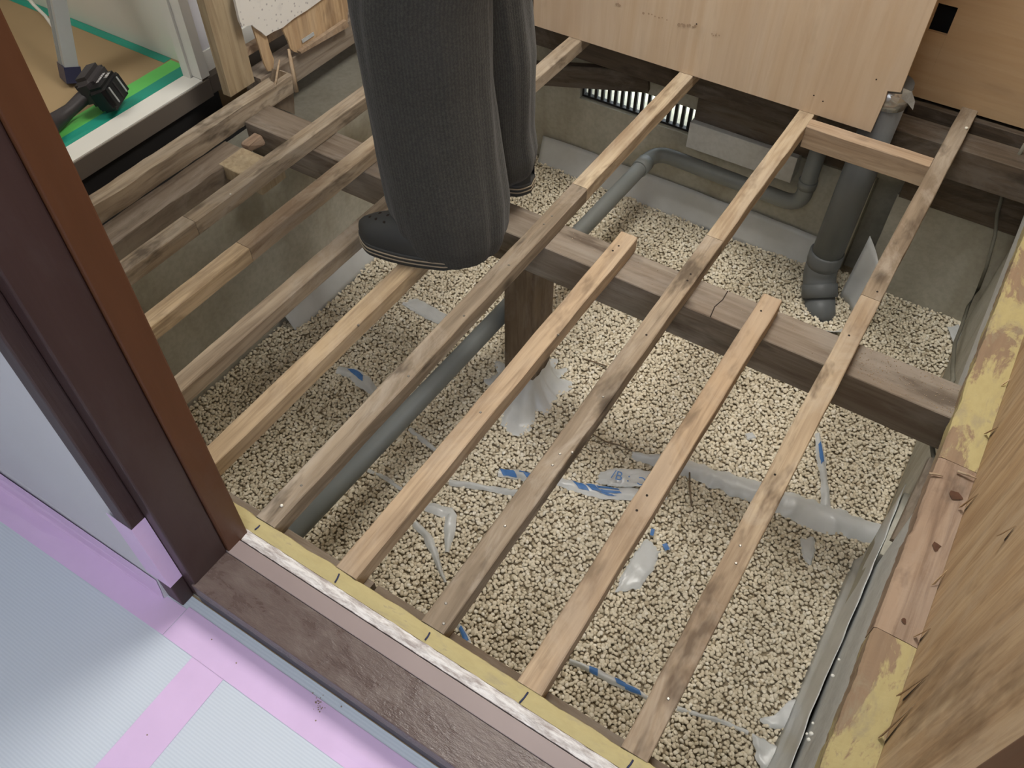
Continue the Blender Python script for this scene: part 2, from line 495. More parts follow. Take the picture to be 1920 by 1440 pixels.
# hall floor and walls on the photographer's side
structure('floor', B(-3.6, 1.6, -3.0, -0.168, -0.30, -0.073), M['board_tan'])
bm = bmesh.new()
WP = [(-0.19, 2.4), (-0.19, 0.12), (-0.195, 0.05), (-0.207, 0.0), (-0.224, -0.045), (-0.240, -0.0715), (-0.035, -0.0715), (-0.035, 2.4)]
a_ = [bm.verts.new((-3.6, y, z)) for y, z in WP]; b_ = [bm.verts.new((-0.8855, -0.19 + (y + 0.19) * 0.25 if y < -0.19 else y, z)) for y, z in WP]
for k in range(len(WP)): bm.faces.new((a_[k], a_[(k + 1) % 8], b_[(k + 1) % 8], b_[k]))
bm.faces.new(a_); bm.faces.new(b_[::-1])
structure('wall_hall', bm, M['wall_white'])
structure('wall_partition', B(-3.6, -2.6, -0.035, 0.0, -0.3, 2.4), M['wall_plain'])
structure('ceiling', B(-3.7, 1.7, -3.1, 2.5, 2.4, 2.5), M['wall_plain'])
structure('wall_hall_back', B(-3.7, 1.7, -3.1, -3.0, -1.1, 2.4), M['wall_plain'])
structure('wall_outer_right', B(1.6, 1.7, -3.0, 2.5, -1.1, 2.4), M['wall_plain'])
structure('wall_outer_left', B(-3.7, -3.6, -3.0, 2.5, -1.1, 2.4), M['wall_plain'])
# right wall: torn plywood standing on the edge board
structure('wall_right', B(0.338, 0.36, 0.038, 2.195, -0.012, 2.4), M['wallply'])
structure('trim_1', B(0.334, 0.50, -0.21, 0.0378, -0.073, 2.4, bev=0.004), M['jamb'])
structure('wall_hall_right', B(0.50, 1.6, -0.235, -0.035, -0.073, 2.4), M['wall_white'])

# foundation walls
structure('wall_foundation_left', B(-1.95, -1.72, -0.15, 2.17, -1.1, -0.155), M['concrete'])
structure('foundation_top_shade', B(-1.95, -1.721, 1.145, 2.045, -0.1548, -0.150, bev=0.001), M['concrete_dim'])  # thin dark cap added so the lamp-lit foundation top looks darker
structure('wall_left_low', B(-2.10, -1.951, 1.121, 2.17, -1.1, -0.17), M['concrete_dim'])
bm = bmesh.new()
VX0, VX1, VZ0, VZ1 = -1.30, -0.83, -0.385, -0.275
box(bm, -1.95, VX0, 2.17, 2.34, -1.1, -0.16); box(bm, VX1, -0.17, 2.17, 2.34, -1.1, -0.32)
box(bm, VX0, VX1, 2.17, 2.34, -1.1, VZ0); box(bm, VX0, VX1, 2.17, 2.34, VZ1, -0.16)
box(bm, -0.1695, -0.0855, 2.26, 2.34, -1.1, -0.32); box(bm, -0.085, 0.6, 2.14, 2.34, -1.1, -0.315)
box(bm, VX1, 0.6, 2.20, 2.34, -0.32, -0.16)
structure('wall_foundation_back', bm, M['concrete'])
structure('wall_foundation_right', B(0.292, 0.6, -0.15, 2.14, -1.1, -0.055), M['concrete'])
structure('wall_foundation_front', B(-1.95, 0.6, -0.168, -0.05, -1.1, -0.075), M['concrete'])
structure('wall_back', B(-3.6, 1.6, 2.34, 2.5, -0.16, 2.4), M['wall_plain'])
structure('wall_outer_low', B(-3.6, -1.95, 2.17, 2.34, -1.1, -0.02), M['concrete'])
# earth under the gravel and the garden outside the vent
structure('floor_earth', B(-3.6, 1.6, -3.0, 2.34, -1.15, -0.76), M['stone_bed'])
o = from_bm('garden_ground', B(-6, 4, 2.5, 9, -0.75, -0.7), M['garden']); o['kind'] = 'structure'

# raised piece of the foundation behind the joists (paler block)
structure('wall_foundation_ledge', B(-0.822, -0.425, 2.105, 2.17, -0.388, -0.285, bev=0.003), M['mortar'])

# gravel: one countless heap
def ico_base():
    bm = bmesh.new(); bmesh.ops.create_icosphere(bm, subdivisions=2, radius=1)
    v = np.array([x.co[:] for x in bm.verts]); f = np.array([[a.index for a in q.verts] for q in bm.faces]); bm.free()
    return v, f


def gravel():
    v0, f0 = ico_base()
    var = []
    for k in range(14):
        sc = np.array([1.0, rng.uniform(0.7, 0.95), rng.uniform(0.45, 0.62)])
        d = np.array([1 + 0.24 * mn.noise(Vector(list(p * 1.1 + k * 9.1))) + 0.12 * mn.noise(Vector(list(p * 2.6 + k * 3)))for p in v0])
        var.append(v0 * d[:, None] * sc)
    var = np.array(var)
    sp = 0.0108; pts = []
    y = 0.005; r = 0
    while y < 2.165:
        x = -1.715 + (sp / 2 if r % 2 else 0)
        while x < 0.288:
            px, py = x + rng.uniform(-.35, .35) * sp, y + rng.uniform(-.35, .35) * sp
            if not (-0.905 < px < -0.80 and 1.02 < py < 1.125): pts.append((px, py, gh(px, py) + rng.uniform(-0.003, 0.004)))
            x += sp
        y += sp * 0.866; r += 1
    P_ = np.array(pts); n = len(P_)
    k = rng.integers(0, 14, n); s = rng.uniform(0.0052, 0.0081, n)
    a, b_, c = rng.uniform(0, 6.28, n), rng.normal(0, 0.45, n), rng.normal(0, 0.45, n)
    ca, sa, cb, sb, cc, sc = np.cos(a), np.sin(a), np.cos(b_), np.sin(b_), np.cos(c), np.sin(c)
    Rz = np.zeros((n, 3, 3)); Rz[:, 0, 0] = ca; Rz[:, 0, 1] = -sa; Rz[:, 1, 0] = sa; Rz[:, 1, 1] = ca; Rz[:, 2, 2] = 1
    Rx = np.zeros((n, 3, 3)); Rx[:, 0, 0] = 1; Rx[:, 1, 1] = cb; Rx[:, 1, 2] = -sb; Rx[:, 2, 1] = sb; Rx[:, 2, 2] = cb
    Ry = np.zeros((n, 3, 3)); Ry[:, 1, 1] = 1; Ry[:, 0, 0] = cc; Ry[:, 0, 2] = sc; Ry[:, 2, 0] = -sc; Ry[:, 2, 2] = cc
    RR = Ry @ Rx @ Rz
    V = np.einsum('nij,nvj->nvi', RR, var[k]) * s[:, None, None] + P_[:, None, :]
    nv = v0.shape[0]; F = f0[None] + (np.arange(n) * nv)[:, None, None]
    me = bpy.data.meshes.new('gravel')
    me.vertices.add(n * nv); me.vertices.foreach_set('co', V.astype(np.float32).ravel())
    nf = n * len(f0); me.loops.add(nf * 3); me.loops.foreach_set('vertex_index', F.astype(np.int32).ravel())
    me.polygons.add(nf); me.polygons.foreach_set('loop_start', np.arange(0, nf * 3, 3, dtype=np.int32))
    me.polygons.foreach_set('use_smooth', np.ones(nf, dtype=bool))
    me.update(calc_edges=True)
    at_ = me.attributes.new('tint', 'FLOAT', 'POINT'); at_.data.foreach_set('value', np.repeat(rng.beta(2.2, 2.0, n), nv).astype(np.float32))
    o = link('gravel', me, M['stone'])
    tag(o, 'bed of small beige gravel covering the pit under the joists', 'gravel', kind='stuff')
    # fine bed between the stones, slightly lower
    bm = bmesh.new(); nx, ny = 60, 60; g = []
    for i in range(nx + 1):
        row = []
        for j in range(ny + 1):
            x = -1.72 + 2.012 * i / nx; yy = -0.05 + 2.22 * j / ny
            row.append(bm.verts.new((x, yy, gh(x, yy) - 0.007)))
        g.append(row)
    for i in range(nx):
        for j in range(ny): bm.faces.new((g[i][j], g[i + 1][j], g[i + 1][j + 1], g[i][j + 1]))
    from_bm('gravel_bed', bm, M['stone_bed'], parent=o)


gravel()

# ------------------------------------------------------------------ threshold and door frame
TX0, TX1 = -0.822, 0.334
t = empty('door_threshold', (-0.25, -0.1, -0.073), 'dark brown textured door threshold between the taped hall floor and the open joists', 'threshold')


def child(name, bm, m, parent, smooth=False):
    """build in world coordinates, then hang under the parent"""
    o = from_bm(name, bm, m, smooth=smooth); o.parent = parent
    o.matrix_parent_inverse = Matrix.Translation(-Vector(parent.location))
    return o


def child_of(o, parent):
    o.parent = parent; o.matrix_parent_inverse = Matrix.Translation(-Vector(parent.location)); return o


child('tread', B(TX0, TX1, -0.170, -0.086, -0.040, 0.0, bev=0.002), M['thr'], t)
child('riser', B(TX0, TX1, -0.1695, -0.150, -0.073, -0.0405), M['thr_riser'], t)
child('inner_strip', B(TX0, TX1, -0.0855, -0.054, -0.040, 0.0015, bev=0.0015), M['thr_mauve'], t)
# worn white strip, ragged towards the room
bm = bmesh.new(); n = 160; g = []
for i in range(n + 1):
    x = TX0 + (TX1 - TX0) * i / n
    y1 = -0.0295 + 0.0015 * mn.noise(Vector((x * 40, 0, 0))); y0 = -0.0515 + 0.0012 * mn.noise(Vector((x * 60, 3, 0)))
    zz = 0.0005 + 0.0012 * mn.noise(Vector((x * 70, 9, 0)))
    g.append([bm.verts.new(p) for p in ((x, y0, -0.04), (x, y0, -0.001 + zz), (x, (y0 + y1) / 2, zz + 0.001), (x, y1, -0.0005 + zz), (x, y1, -0.04))])
for a, b_ in zip(g, g[1:]):
    for k in range(4): bm.faces.new((a[k], a[k + 1], b_[k + 1], b_[k]))
child('worn_white_strip', bm, M['thr_white'], t)

# yellow edge board along the front
bm = bmesh.new(); n = 200; g = []
for i in range(n + 1):
    x = -1.70 + (0.252 + 1.70) * i / n
    y1 = 0.001 + 0.003 * mn.noise(Vector((x * 18, 0, 0))) + 0.0015 * mn.noise(Vector((x * 60, 2, 0)))
    g.append([bm.verts.new(p) for p in ((x, -0.0285, -0.070), (x, -0.0285, -0.0015), (x, -0.014, 0.0 + 0.0008 * mn.noise(Vector((x * 30, 1, 1)))), (x, y1, -0.002), (x, y1 + 0.004, -0.012), (x, y1 + 0.004, -0.070))])
for a, b_ in zip(g, g[1:]):
    for k in range(6): bm.faces.new((a[k], a[(k + 1) % 6], b_[(k + 1) % 6], b_[k]))
bm.faces.new(g[0]); bm.faces.new(g[-1][::-1])
eb = from_bm('edge_board', bm, M['yellow_x'])
tag(eb, 'yellow adhesive stained edge board running beside the door threshold', 'board')
for px, py, qx, qy in ((487, 985, 478, 993), (636, 1076, 628, 1092), (806, 1186, 797, 1200), (990, 1298, 974, 1318), (1187, 1425, 1176, 1440)):
    a = at(px, py, z=0.0006); b_ = at(qx, qy, z=0.0006)
    bm = bmesh.new(); tube(bm, [a, (a + b_) / 2 + Vector((0.0008, 0, 0.0002)), b_], 0.0016, 6)
    o = from_bm('pencil_mark', bm, M['ink'], parent=eb); o['label'] = 'dark blue pencil mark'

# left door jamb and its casing
d = bpy.data.objects.new('door_1', None); COL.objects.link(d); d.location = (-0.84, -0.1, -0.073); d['kind'] = 'structure'
o = child('jamb', B(-0.862, -0.8155, -0.1660, -0.084, -0.073, 2.4, bev=0.003), M['casing'], d)
o = child('door_stop', B(-0.862, -0.811, -0.083, -0.033, -0.073, 2.4, bev=0.003), M['jamb'], d)
child('casing', B(-0.885, -0.845, -0.195, -0.1665, -0.071, 2.4, bev=0.003), M['casing'], d)

# protective sheet and tapes in the hall
zf = -0.073
bm = bmesh.new(); box(bm, -2.6, 1.59, -2.6, -0.1712, zf - 0.0005, zf + 0.0015)
ps = from_bm('floor_protection_sheet', bm, M['sheet'])
tag(ps, 'pale blue ribbed protection sheet covering the hall floor', 'sheet')


def tape(name, pts, label, group=None, z=zf + 0.0022, m='tape_pink', seg=None):
    bm = bmesh.new(); n = max(2, seg or 24)
    (a0, a1), (b0, b1) = pts  # two ends, each (left,right)
    a0, a1, b0, b1 = [Vector((*p, 0)) for p in (a0, a1, b0, b1)]; g = []
    for i in range(n + 1):
        f = i / n; r = []
        for j in range(5):
            s_ = j / 4; p = (a0.lerp(b0, f)).lerp(a1.lerp(b1, f), s_)
            p.z = z + 0.0006 * mn.noise(Vector((p.x * 20, p.y * 20, 2))) + (0.0018 if j == 2 and mn.noise(Vector((f * 6, 1, 1))) > 0 else 0)
            r.append(bm.verts.new(p))
        g.append(r)
    for a, b_ in zip(g, g[1:]):
        for k in range(4): bm.faces.new((a[k], a[k + 1], b_[k + 1], b_[k]))
    r = solid(bm, geom=bm.faces[:], thickness=0.0004)
    o = from_bm(name, bm, M[m]); tag(o, label, 'tape', group); return o


tape('masking_tape', (((-0.834, -0.256), (-0.834, -0.190)), ((1.55, -0.256), (1.55, -0.190))), 'pink masking tape on the hall floor running along the threshold', 'pink masking tapes in the hall')
tape('masking_tape', (((-0.757, -0.2565), (-0.680, -0.2565)), ((-0.745, -1.6), (-0.66, -1.6))), 'pink masking tape crossing the hall floor away from the threshold', 'pink masking tapes in the hall', z=zf + 0.0030)
tape('masking_tape', (((-2.6, -0.285), (-2.6, -0.243)), ((-0.835, -0.256), (-0.835, -0.196))), 'lilac masking tape along the foot of the white hall wall', 'pink masking tapes in the hall')
bm = bmesh.new(); g = []
for x, q in ((-2.6, 1.0), (-0.888, 0.25)):
    g.append([bm.verts.new((x, -0.19 + (y + 0.1895) * q - 0.0012, z)) for y, z in ((-0.2118, -0.008), (-0.2255, -0.045), (-0.2400, -0.0690), (-0.2440, -0.0702))])
for k in range(3): bm.faces.new((g[0][k], g[1][k], g[1][k + 1], g[0][k + 1]))
solid(bm, bm.faces[:], 0.0005)
tag(from_bm('masking_tape', bm, M['tape_pink']), 'lilac masking tape running up the curved foot of the white hall wall', 'tape', 'pink masking tapes in the hall')
bm = bmesh.new(); box(bm, -0.905, -0.8442, -0.1962, -0.1954, 0.008, 0.215); box(bm, -0.8448, -0.8440, -0.1954, -0.1672, 0.008, 0.215)
o = from_bm('masking_tape', bm, M['tape_pink'])
tag(o, 'pink masking tape patch wrapped round the lower end of the dark door casing', 'tape', 'pink masking tapes in the hall')
bm = bmesh.new()
for i in range(26):
    p = at(598 + random.gauss(0, 6), 1322 + random.gauss(0, 9), z=zf + 0.0032); bmesh.ops.create_icosphere(bm, subdivisions=1, radius=random.uniform(.0006, .0014), matrix=Matrix.Translation(p))
for px, py in ((592, 1351), (640, 1325), (397, 1199), (443, 1243), (276, 1378)):
    bmesh.ops.create_icosphere(bm, subdivisions=1, radius=0.0015, matrix=Matrix.Translation(at(px, py, z=zf + 0.0032)))
tag(from_bm('dirt_crumbs', bm, M['edgewood']), 'brown dirt crumbs scattered on the pink tape by the threshold', 'dirt', kind='stuff')

# ------------------------------------------------------------------ beams and joists
ob = timber('cross_beam', (-1.842, 1.0745, -0.046), (0.2915, 1.0745, -0.046), 0.109, 0.110, M['beam'], seg=40, rough=0.001)
tag(ob, 'thick grey brown cross beam carrying the joists on the post', 'beam')
# crack on the beam's top
bm = bmesh.new(); tube(bm, [at(1365, 545, z=-0.0455), at(1355, 562, z=-0.0455), at(1340, 575, z=-0.0455), at(1332, 594, z=-0.0455)], 0.0012, 6)
child_of(from_bm('crack', bm, M['nailhole']), ob).matrix_parent_inverse = Matrix.Translation(-ob.location)

bm = bmesh.new()
for i in range(420):
    px, py = (random.gauss(1700, 52), 0); 
    x = random.uniform(-0.02, 0.27) if i < 330 else random.uniform(-0.75, 0.27)
    y = random.uniform(1.025, 1.125)
    r = random.uniform(.0005, .0013)
    bmesh.ops.create_icosphere(bm, subdivisions=1, radius=r, matrix=Matrix.Translation((x, y, -0.0458 + r * .5)))
tag(from_bm('sawdust', bm, M['splinter']), 'tan sawdust scattered on the cross beam beside the right edge board', 'sawdust', kind='stuff')
bm = B(-0.906, -0.801, 1.021, 1.124, -0.735, -0.1565, bev=0.002)
tag(from_bm('floor_post', bm, M['post']), 'square brown wooden post standing in the gravel under the cross beam', 'post')

joists = []


def joist(x0, x1, y0, y1, m, label, nails=(), holes=(), bits=(), w_=0.0475, h=0.045, seed=None, wane=True):
    """x0/x1: centre at y0/y1"""
    o = timber('floor_joist', (x0, y0, 0), (x1, y1, 0), w_, h, M[m], seg=max(8, int((y1 - y0) * 22)), seed=seed, rough=0.0016)
    tag(o, label, 'joist', 'floor joists laid over the pit')
    iv = Matrix.Translation(-o.location)
    for (px, py) in nails:
        p = at(px, py, z=0.0004); bm = bmesh.new(); tube(bm, [p - Vector((0, 0, .004)), p, p + Vector((0, 0, .0012))], [.0022, .0030, .0020], 10)
        c = from_bm('nail', bm, M['nail'], parent=o); c.matrix_parent_inverse = iv
    for (px, py) in holes:
        p = at(px, py, z=0.0002); bm = bmesh.new(); tube(bm, [p - Vector((0, 0, .004)), p + Vector((0, 0, .0006))], .0026, 10)
        c = from_bm('nail_hole', bm, M['nailhole'], parent=o); c.matrix_parent_inverse = iv
    joists.append(o); return o


def jx(k, dx0=0.0): return -0.2 * k + dx0


def mid(l, r, y, sl=None):
    return (at(l[0], l[1], z=0).x + at(r[0], r[1], z=0).x) / 2


SP = 1.241
joist(0.0015, 0.0005, 0.002, SP - 0.0006, 'joist_tan', 'long joist nearest the right wall, near piece with a dark knot hole',
      nails=((1253, 1310), (1388, 1023), (1380, 1056)), holes=((1453, 890), (1592, 629)))
joist(0.0000, 0.004, SP + 0.0006, 2.255, 'joist_old', 'far piece of the joist nearest the right wall, ending under the back plywood',
      holes=((1645, 547),))
joist(-0.1985, -0.1990, 0.002, 1.118, 'joist_new', 'short joist ending on the cross beam, second from the right wall',
      nails=(), holes=((1213, 929), (1194, 957), (1427, 583)))
joist(-0.4010, -0.4045, 0.002, SP - 0.0006, 'joist_old', 'near piece of the long joist between the two short joists',
      nails=((836, 1131), (947, 986), (1050, 851), (1073, 848), (1131, 744), (832, 1169), (1036, 872)), holes=((1295, 514), (1289, 526), (1212, 628)))
joist(-0.4045, -0.4040, SP + 0.0006, 2.16, 'joist_far', 'far piece of the joist whose end meets the plywood beside the blocking')
joist(-0.5985, -0.5955, 0.002, 1.136, 'joist_new', 'orange toned short joist ending on the cross beam near the post',
      nails=((901, 773), (1047, 627)), holes=((1160, 461), (1149, 470)))
joist(-0.8000, -0.8020, 0.002, SP - 0.0006, 'joist_grey', 'greyish near piece of the long joist passing over the post',
      nails=((565, 910), (954, 497), (870, 592), (766, 705), (1035, 405), (1020, 420)), holes=((657, 778),))
joist(-0.8020, -0.7985, SP + 0.0006, 2.16, 'joist_far', 'pale far piece of the joist that rises towards the bright vent grille')
joist(-1.0010, -1.0070, 0.002, 1.122, 'joist_yellow', 'yellowish short joist running under the toe of the front clog',
      nails=((672, 609),))
joist(-1.2005, -1.2030, 0.002, 2.16, 'joist_old', 'knotty joist passing behind the trousers to the far plywood panel', seed=12.0)
joist(-1.4050, -1.4030, 0.002, 0.569, 'joist_yellow', 'near piece of the yellowish joist, third from the left sill')
joist(-1.4030, -1.4020, 0.5702, 1.30, 'joist_tan', 'far piece of the yellowish joist ending beside the trousers')
joist(-1.5985, -1.5960, 0.002, 0.569, 'joist_grey', 'near piece of the joist next to the left sill')
joist(-1.5960, -1.5900, 0.5702, 1.62, 'joist_grey', 'far piece of the joist next to the left sill, with a white crumb on it')
# white crumbs lying on the joists
crumbs = [(528, 948, 0.0033, 'on the greyish joist near the yellow board'), (432, 364, 0.0028, 'on the joist next to the left sill'),
          (1812, 240, 0.0045, 'on the joist nearest the right wall under the back plywood')]
for px, py, r, wh in crumbs:
    bm = bmesh.new(); bmesh.ops.create_icosphere(bm, subdivisions=2, radius=r, matrix=Matrix.Translation(at(px, py, z=r * 0.8)))
    for v in bm.verts: v.co += Vector((mn.noise(v.co * 300), mn.noise(v.co * 310), 0)) * r * 0.3
    tag(from_bm('white_crumb', bm, M['white_bit'], smooth=True), 'small white crumb lying ' + wh, 'crumb', 'white crumbs on the joists')

nb = timber('joist_blocking', (-0.3795, 1.868, 0), (-0.0215, 1.868, 0), 0.048, 0.070, M['nog'], seg=10)
tag(nb, 'short wooden blocking wedged between two joists in front of the drain pipe', 'blocking')

# joist bearers at the far end and front (dark, under the joists)
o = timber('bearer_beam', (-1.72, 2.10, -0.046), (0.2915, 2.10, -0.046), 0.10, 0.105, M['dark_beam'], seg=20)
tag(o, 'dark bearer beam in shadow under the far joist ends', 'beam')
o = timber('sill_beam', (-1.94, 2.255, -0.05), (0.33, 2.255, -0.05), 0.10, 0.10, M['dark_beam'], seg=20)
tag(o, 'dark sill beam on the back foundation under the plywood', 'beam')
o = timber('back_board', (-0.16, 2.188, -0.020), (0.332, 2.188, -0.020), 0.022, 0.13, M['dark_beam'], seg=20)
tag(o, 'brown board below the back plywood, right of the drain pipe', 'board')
o = timber('ledger_board', (-0.55, 0.018, -0.046), (0.2915, 0.018, -0.046), 0.024, 0.05, M['beam'], seg=20)
tag(o, 'narrow ledger under the near joist ends', 'board')
o = timber('ledger_board', (-1.70, 0.018, -0.046), (-0.56, 0.018, -0.046), 0.024, 0.05, M['beam'], seg=20)
tag(o, 'narrow ledger under the near joist ends behind the door jamb', 'board')

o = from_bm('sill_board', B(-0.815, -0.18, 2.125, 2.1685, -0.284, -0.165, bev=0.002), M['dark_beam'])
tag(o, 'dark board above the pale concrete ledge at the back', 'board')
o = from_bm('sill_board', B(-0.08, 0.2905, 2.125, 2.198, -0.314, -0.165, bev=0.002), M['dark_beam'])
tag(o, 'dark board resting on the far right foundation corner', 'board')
# diagonal brace behind the trousers reaching the vent
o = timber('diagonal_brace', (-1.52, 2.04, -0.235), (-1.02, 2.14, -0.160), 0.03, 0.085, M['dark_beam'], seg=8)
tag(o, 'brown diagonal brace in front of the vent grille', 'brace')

# ------------------------------------------------------------------ left side
sl_ = timber('sill_joist', (-1.868, 0.002, 0.0), (-1.868, 1.245, 0.0), 0.050, 0.060, M['joist_old'], seg=40, rough=0.004)
tag(sl_, 'rough edged sill joist along the black gap on the left', 'joist')
o = timber('ledger_beam', (-1.800, 0.002, -0.062), (-1.800, 0.93, -0.062), 0.085, 0.075, M['beam_y'], seg=40, rough=0.004)
tag(o, 'grey weathered ledger beam below the left sill joist, broken at its far end', 'beam')
o = timber('wood_block', (-1.775, 0.885, -0.062), (-1.615, 0.885, -0.062), 0.10, 0.045, M['stud'], seg=6)
tag(o, 'pale wooden block lying between the left ledger and joist', 'block')
bm = bmesh.new(); box(bm, -1.79, -1.755, 0.945, 1.005, -0.085, -0.055, bev=0.006)
for v in bm.verts: v.co += Vector((mn.noise(v.co * 50), mn.noise(v.co * 60), mn.noise(v.co * 55))) * 0.01
tag(from_bm('rubble_chunk', bm, M['edgewood']), 'broken chunk of wood by the cross beam on the left', 'chunk')
# neighbouring room
structure('floor_next_room', B(-3.6, -2.125, -0.0, 2.3, -0.30, -0.02), M['board_tan'])
bm = bmesh.new()
box(bm, -2.13, -2.09, -0.0, 1.06, -0.02, -0.004, bev=0.001); box(bm, -2.0885, -2.050, -0.0, 1.0665, -0.02, 0.002, bev=0.001)
ws = bpy.data.objects.new('door_2', None); COL.objects.link(ws); ws.location = (-2.09, 0.55, -0.02); ws['kind'] = 'structure'
child('sill', bm, M['white_paint'], ws)
bm = bmesh.new(); box(bm, -2.13, -2.096, 1.060, 1.10, -0.02, 2.3, bev=0.001); box(bm, -2.095, -2.052, 1.067, 1.10, 0.002, 2.3, bev=0.001)
child('frame_post', bm, M['white_paint'], ws)
structure('trim_2', B(-2.056, -2.046, -0.0, 1.09, -0.062, -0.003, bev=0.001), M['grey_paint'])
structure('gap_shade_sill', B(-2.10, -2.06, 0.0, 1.12, -0.30, -0.064), M['void_shade'])  # solid dark block, shade of the gap under the sill put in as colour
structure('gap_shade_left', B(-2.13, -1.951, 0.0, 1.12, -0.30, -0.155), M['void_shade'])  # black gap's shade as a solid dark block
structure('wall_next_room', B(-2.15, -2.095, 1.1005, 2.17, -0.02, 2.4), M['wall_white'])
structure('baseboard_next_room', B(-2.0945, -2.087, 1.1005, 2.17, -0.01, 0.056, bev=0.002), M['white_paint'])
structure('trim_4', B(-2.094, -2.06, 1.1005, 2.17, -0.066, -0.0105), M['grey_paint'])
o = from_bm('door_panel', B(-2.99, -2.215, 1.128, 1.165, -0.0185, 1.9, bev=0.002), M['white_paint'])
tag(o, 'white panel standing on the green taped floor of the next room', 'panel')
bm = B(-3.4, -2.175, -0.0, 1.8, -0.0195, -0.0185); cb = from_bm('floor_cardboard', bm, M['board_tan'])
tag(cb, 'tan protection board laid on the floor of the next room', 'board')
for x0, x1, z, m, lab in ((-2.255, -2.195, -0.0180, 'tape_green', 'light green tape strip on the floor beyond the white door sill'),
                          (-2.197, -2.131, -0.0172, 'tape_teal', 'teal green tape strip against the white door sill')):
    tape('floor_tape', (((x0, 0.0), (x1, 0.0)), ((x0, 1.12), (x1, 1.12))), lab, z=z, m=m)
tape('floor_tape', (((-3.3, 1.095), (-3.3, 1.127)), ((-2.26, 1.095), (-2.26, 1.127))), 'dark green tape strip along the foot of the white panel', z=-0.0178, m='tape_teal')
# white cord
bm = bmesh.new(); tube(bm, [at(40, -20, z=0.06), at(62, 8, z=0.03), at(85, 30, z=0.0), at(102, 54, z=-0.012), at(118, 90, z=-0.012)], 0.006, 10)
tag(from_bm('power_cord', bm, M['white_paint']), 'white cord curving down beside the aluminium ladder leg', 'cord')
# stepladder leg
lg = empty('stepladder', at(131, 150, z=-0.017), 'aluminium stepladder leg with a blue plastic foot cap', 'ladder')
fb = at(134, 150, z=-0.012); ft = fb + (at(104, -10, x=fb.x - 0.02) - fb) * 2.6
def leg_box(bm, p, q, a, b_, ribs=True):
    t_ = (q - p).normalized(); s_ = t_.cross(Vector((0.35, 1, 0)).normalized()).normalized(); u_ = s_.cross(t_)
    def prism(s0, s1, u0, u1, p, q):
        vs = [bm.verts.new(c + s_ * ss + u_ * uu) for c in (p, q) for ss, uu in ((s0, u0), (s1, u0), (s1, u1), (s0, u1))]
        for f in ((0, 1, 2, 3), (7, 6, 5, 4), (0, 4, 5, 1), (1, 5, 6, 2), (2, 6, 7, 3), (3, 7, 4, 0)): bm.faces.new([vs[i] for i in f])
    prism(-a, a, -b_, b_, p, q)
    if ribs:
        for k in (-0.1, 0.3, 0.7): prism(a * k - 0.0022, a * k + 0.0022, -b_ - 0.003, -b_, p, q); prism(a, a + .003, b_ * k - .0022, b_ * k + .0022, p, q)
bm = bmesh.new(); leg_box(bm, fb + (ft - fb) * 0.05, ft, 0.036, 0.020); child('leg', bm, M['alu'], lg)
bm = bmesh.new(); leg_box(bm, fb, fb + (ft - fb) * 0.075, 0.040, 0.024, False); child('foot_cap', bm, M['blue_cap'], lg)

# cordless tool
tb = at(190, 205, z=-0.017)
tl = empty('cordless_driver', tb, 'black cordless power tool lying by the white door sill', 'power tool')
bm = bmesh.new()
def rot_box(bm, c, size, mt, bev):
    vs = box(bm, -size[0] / 2, size[0] / 2, -size[1] / 2, size[1] / 2, -size[2] / 2, size[2] / 2, 0)
    fs = list({f for v in vs for f in v.link_faces}); es = list({e for v in vs for e in v.link_edges})
    r = bmesh.ops.bevel(bm, geom=es, offset=bev, segments=3, affect='EDGES')
    allv = {v for f in r['faces'] for v in f.verts} | {v for f in fs if f.is_valid for v in f.verts}
    for v in allv: v.co = Matrix.Translation(c) @ mt @ v.co
yaw = Matrix.Rotation(R(-35), 4, 'Z')
bc = at(205, 172, z=0.045)
rot_box(bm, bc, (0.062, 0.115, 0.078), Matrix.Rotation(R(28), 4, 'Z') @ Matrix.Rotation(R(-18), 4, 'Y'), 0.012)
bat = child('battery', bm, M['tool_black'], tl)
bm = bmesh.new()
rot_box(bm, bc + Vector((-0.062, 0.002, 0.002)), (0.070, 0.118, 0.092), Matrix.Rotation(R(28), 4, 'Z') @ Matrix.Rotation(R(-18), 4, 'Y'), 0.018)
child('battery_mount', bm, M['tool_grey'], tl)
bm = bmesh.new()
g0 = bc + Vector((-0.06, -0.01, -0.012)); g1 = at(112, 222, z=0.012); g2 = at(92, 236, z=0.014); g3 = at(86, 262, z=0.010)
tube(bm, [g0, g0.lerp(g1, 0.35) + Vector((0, 0, .004)), g0.lerp(g1, 0.7), g1, g2, g3], [0.030, 0.021, 0.019, 0.024, 0.030, 0.026], 18)
child('grip', bm, M['tool_grey'], tl)
mt = Matrix.Translation(bc) @ Matrix.Rotation(R(28), 4, 'Z') @ Matrix.Rotation(R(-18), 4, 'Y')
textmesh('maker_lettering', 'makita', 0.020, M['sign_white'], bat, mt @ Matrix.Translation((-0.010, 0.016, 0.0394)) @ Matrix.Rotation(R(90), 4, 'Z'))
textmesh('maker_lettering', '18V', 0.020, M['sign_white'], bat, mt @ Matrix.Translation((0.014, 0.020, 0.0394)) @ Matrix.Rotation(R(90), 4, 'Z'))
for o in [x for x in bpy.data.objects if x.name.startswith('maker_lettering')]: o.matrix_parent_inverse = Matrix.Identity(4); o.location = (0, 0, 0)
for dy in (-0.03, 0.0, 0.028):
    bm = bmesh.new(); rot_box(bm, mt @ Vector((0.0315, dy, 0.0)), (0.004, 0.006, 0.05), Matrix.Rotation(R(28), 4, 'Z') @ Matrix.Rotation(R(-18), 4, 'Y'), 0.001)
    o = child('rib', bm, M['alu'] if dy else M['tool_grey'], tl)

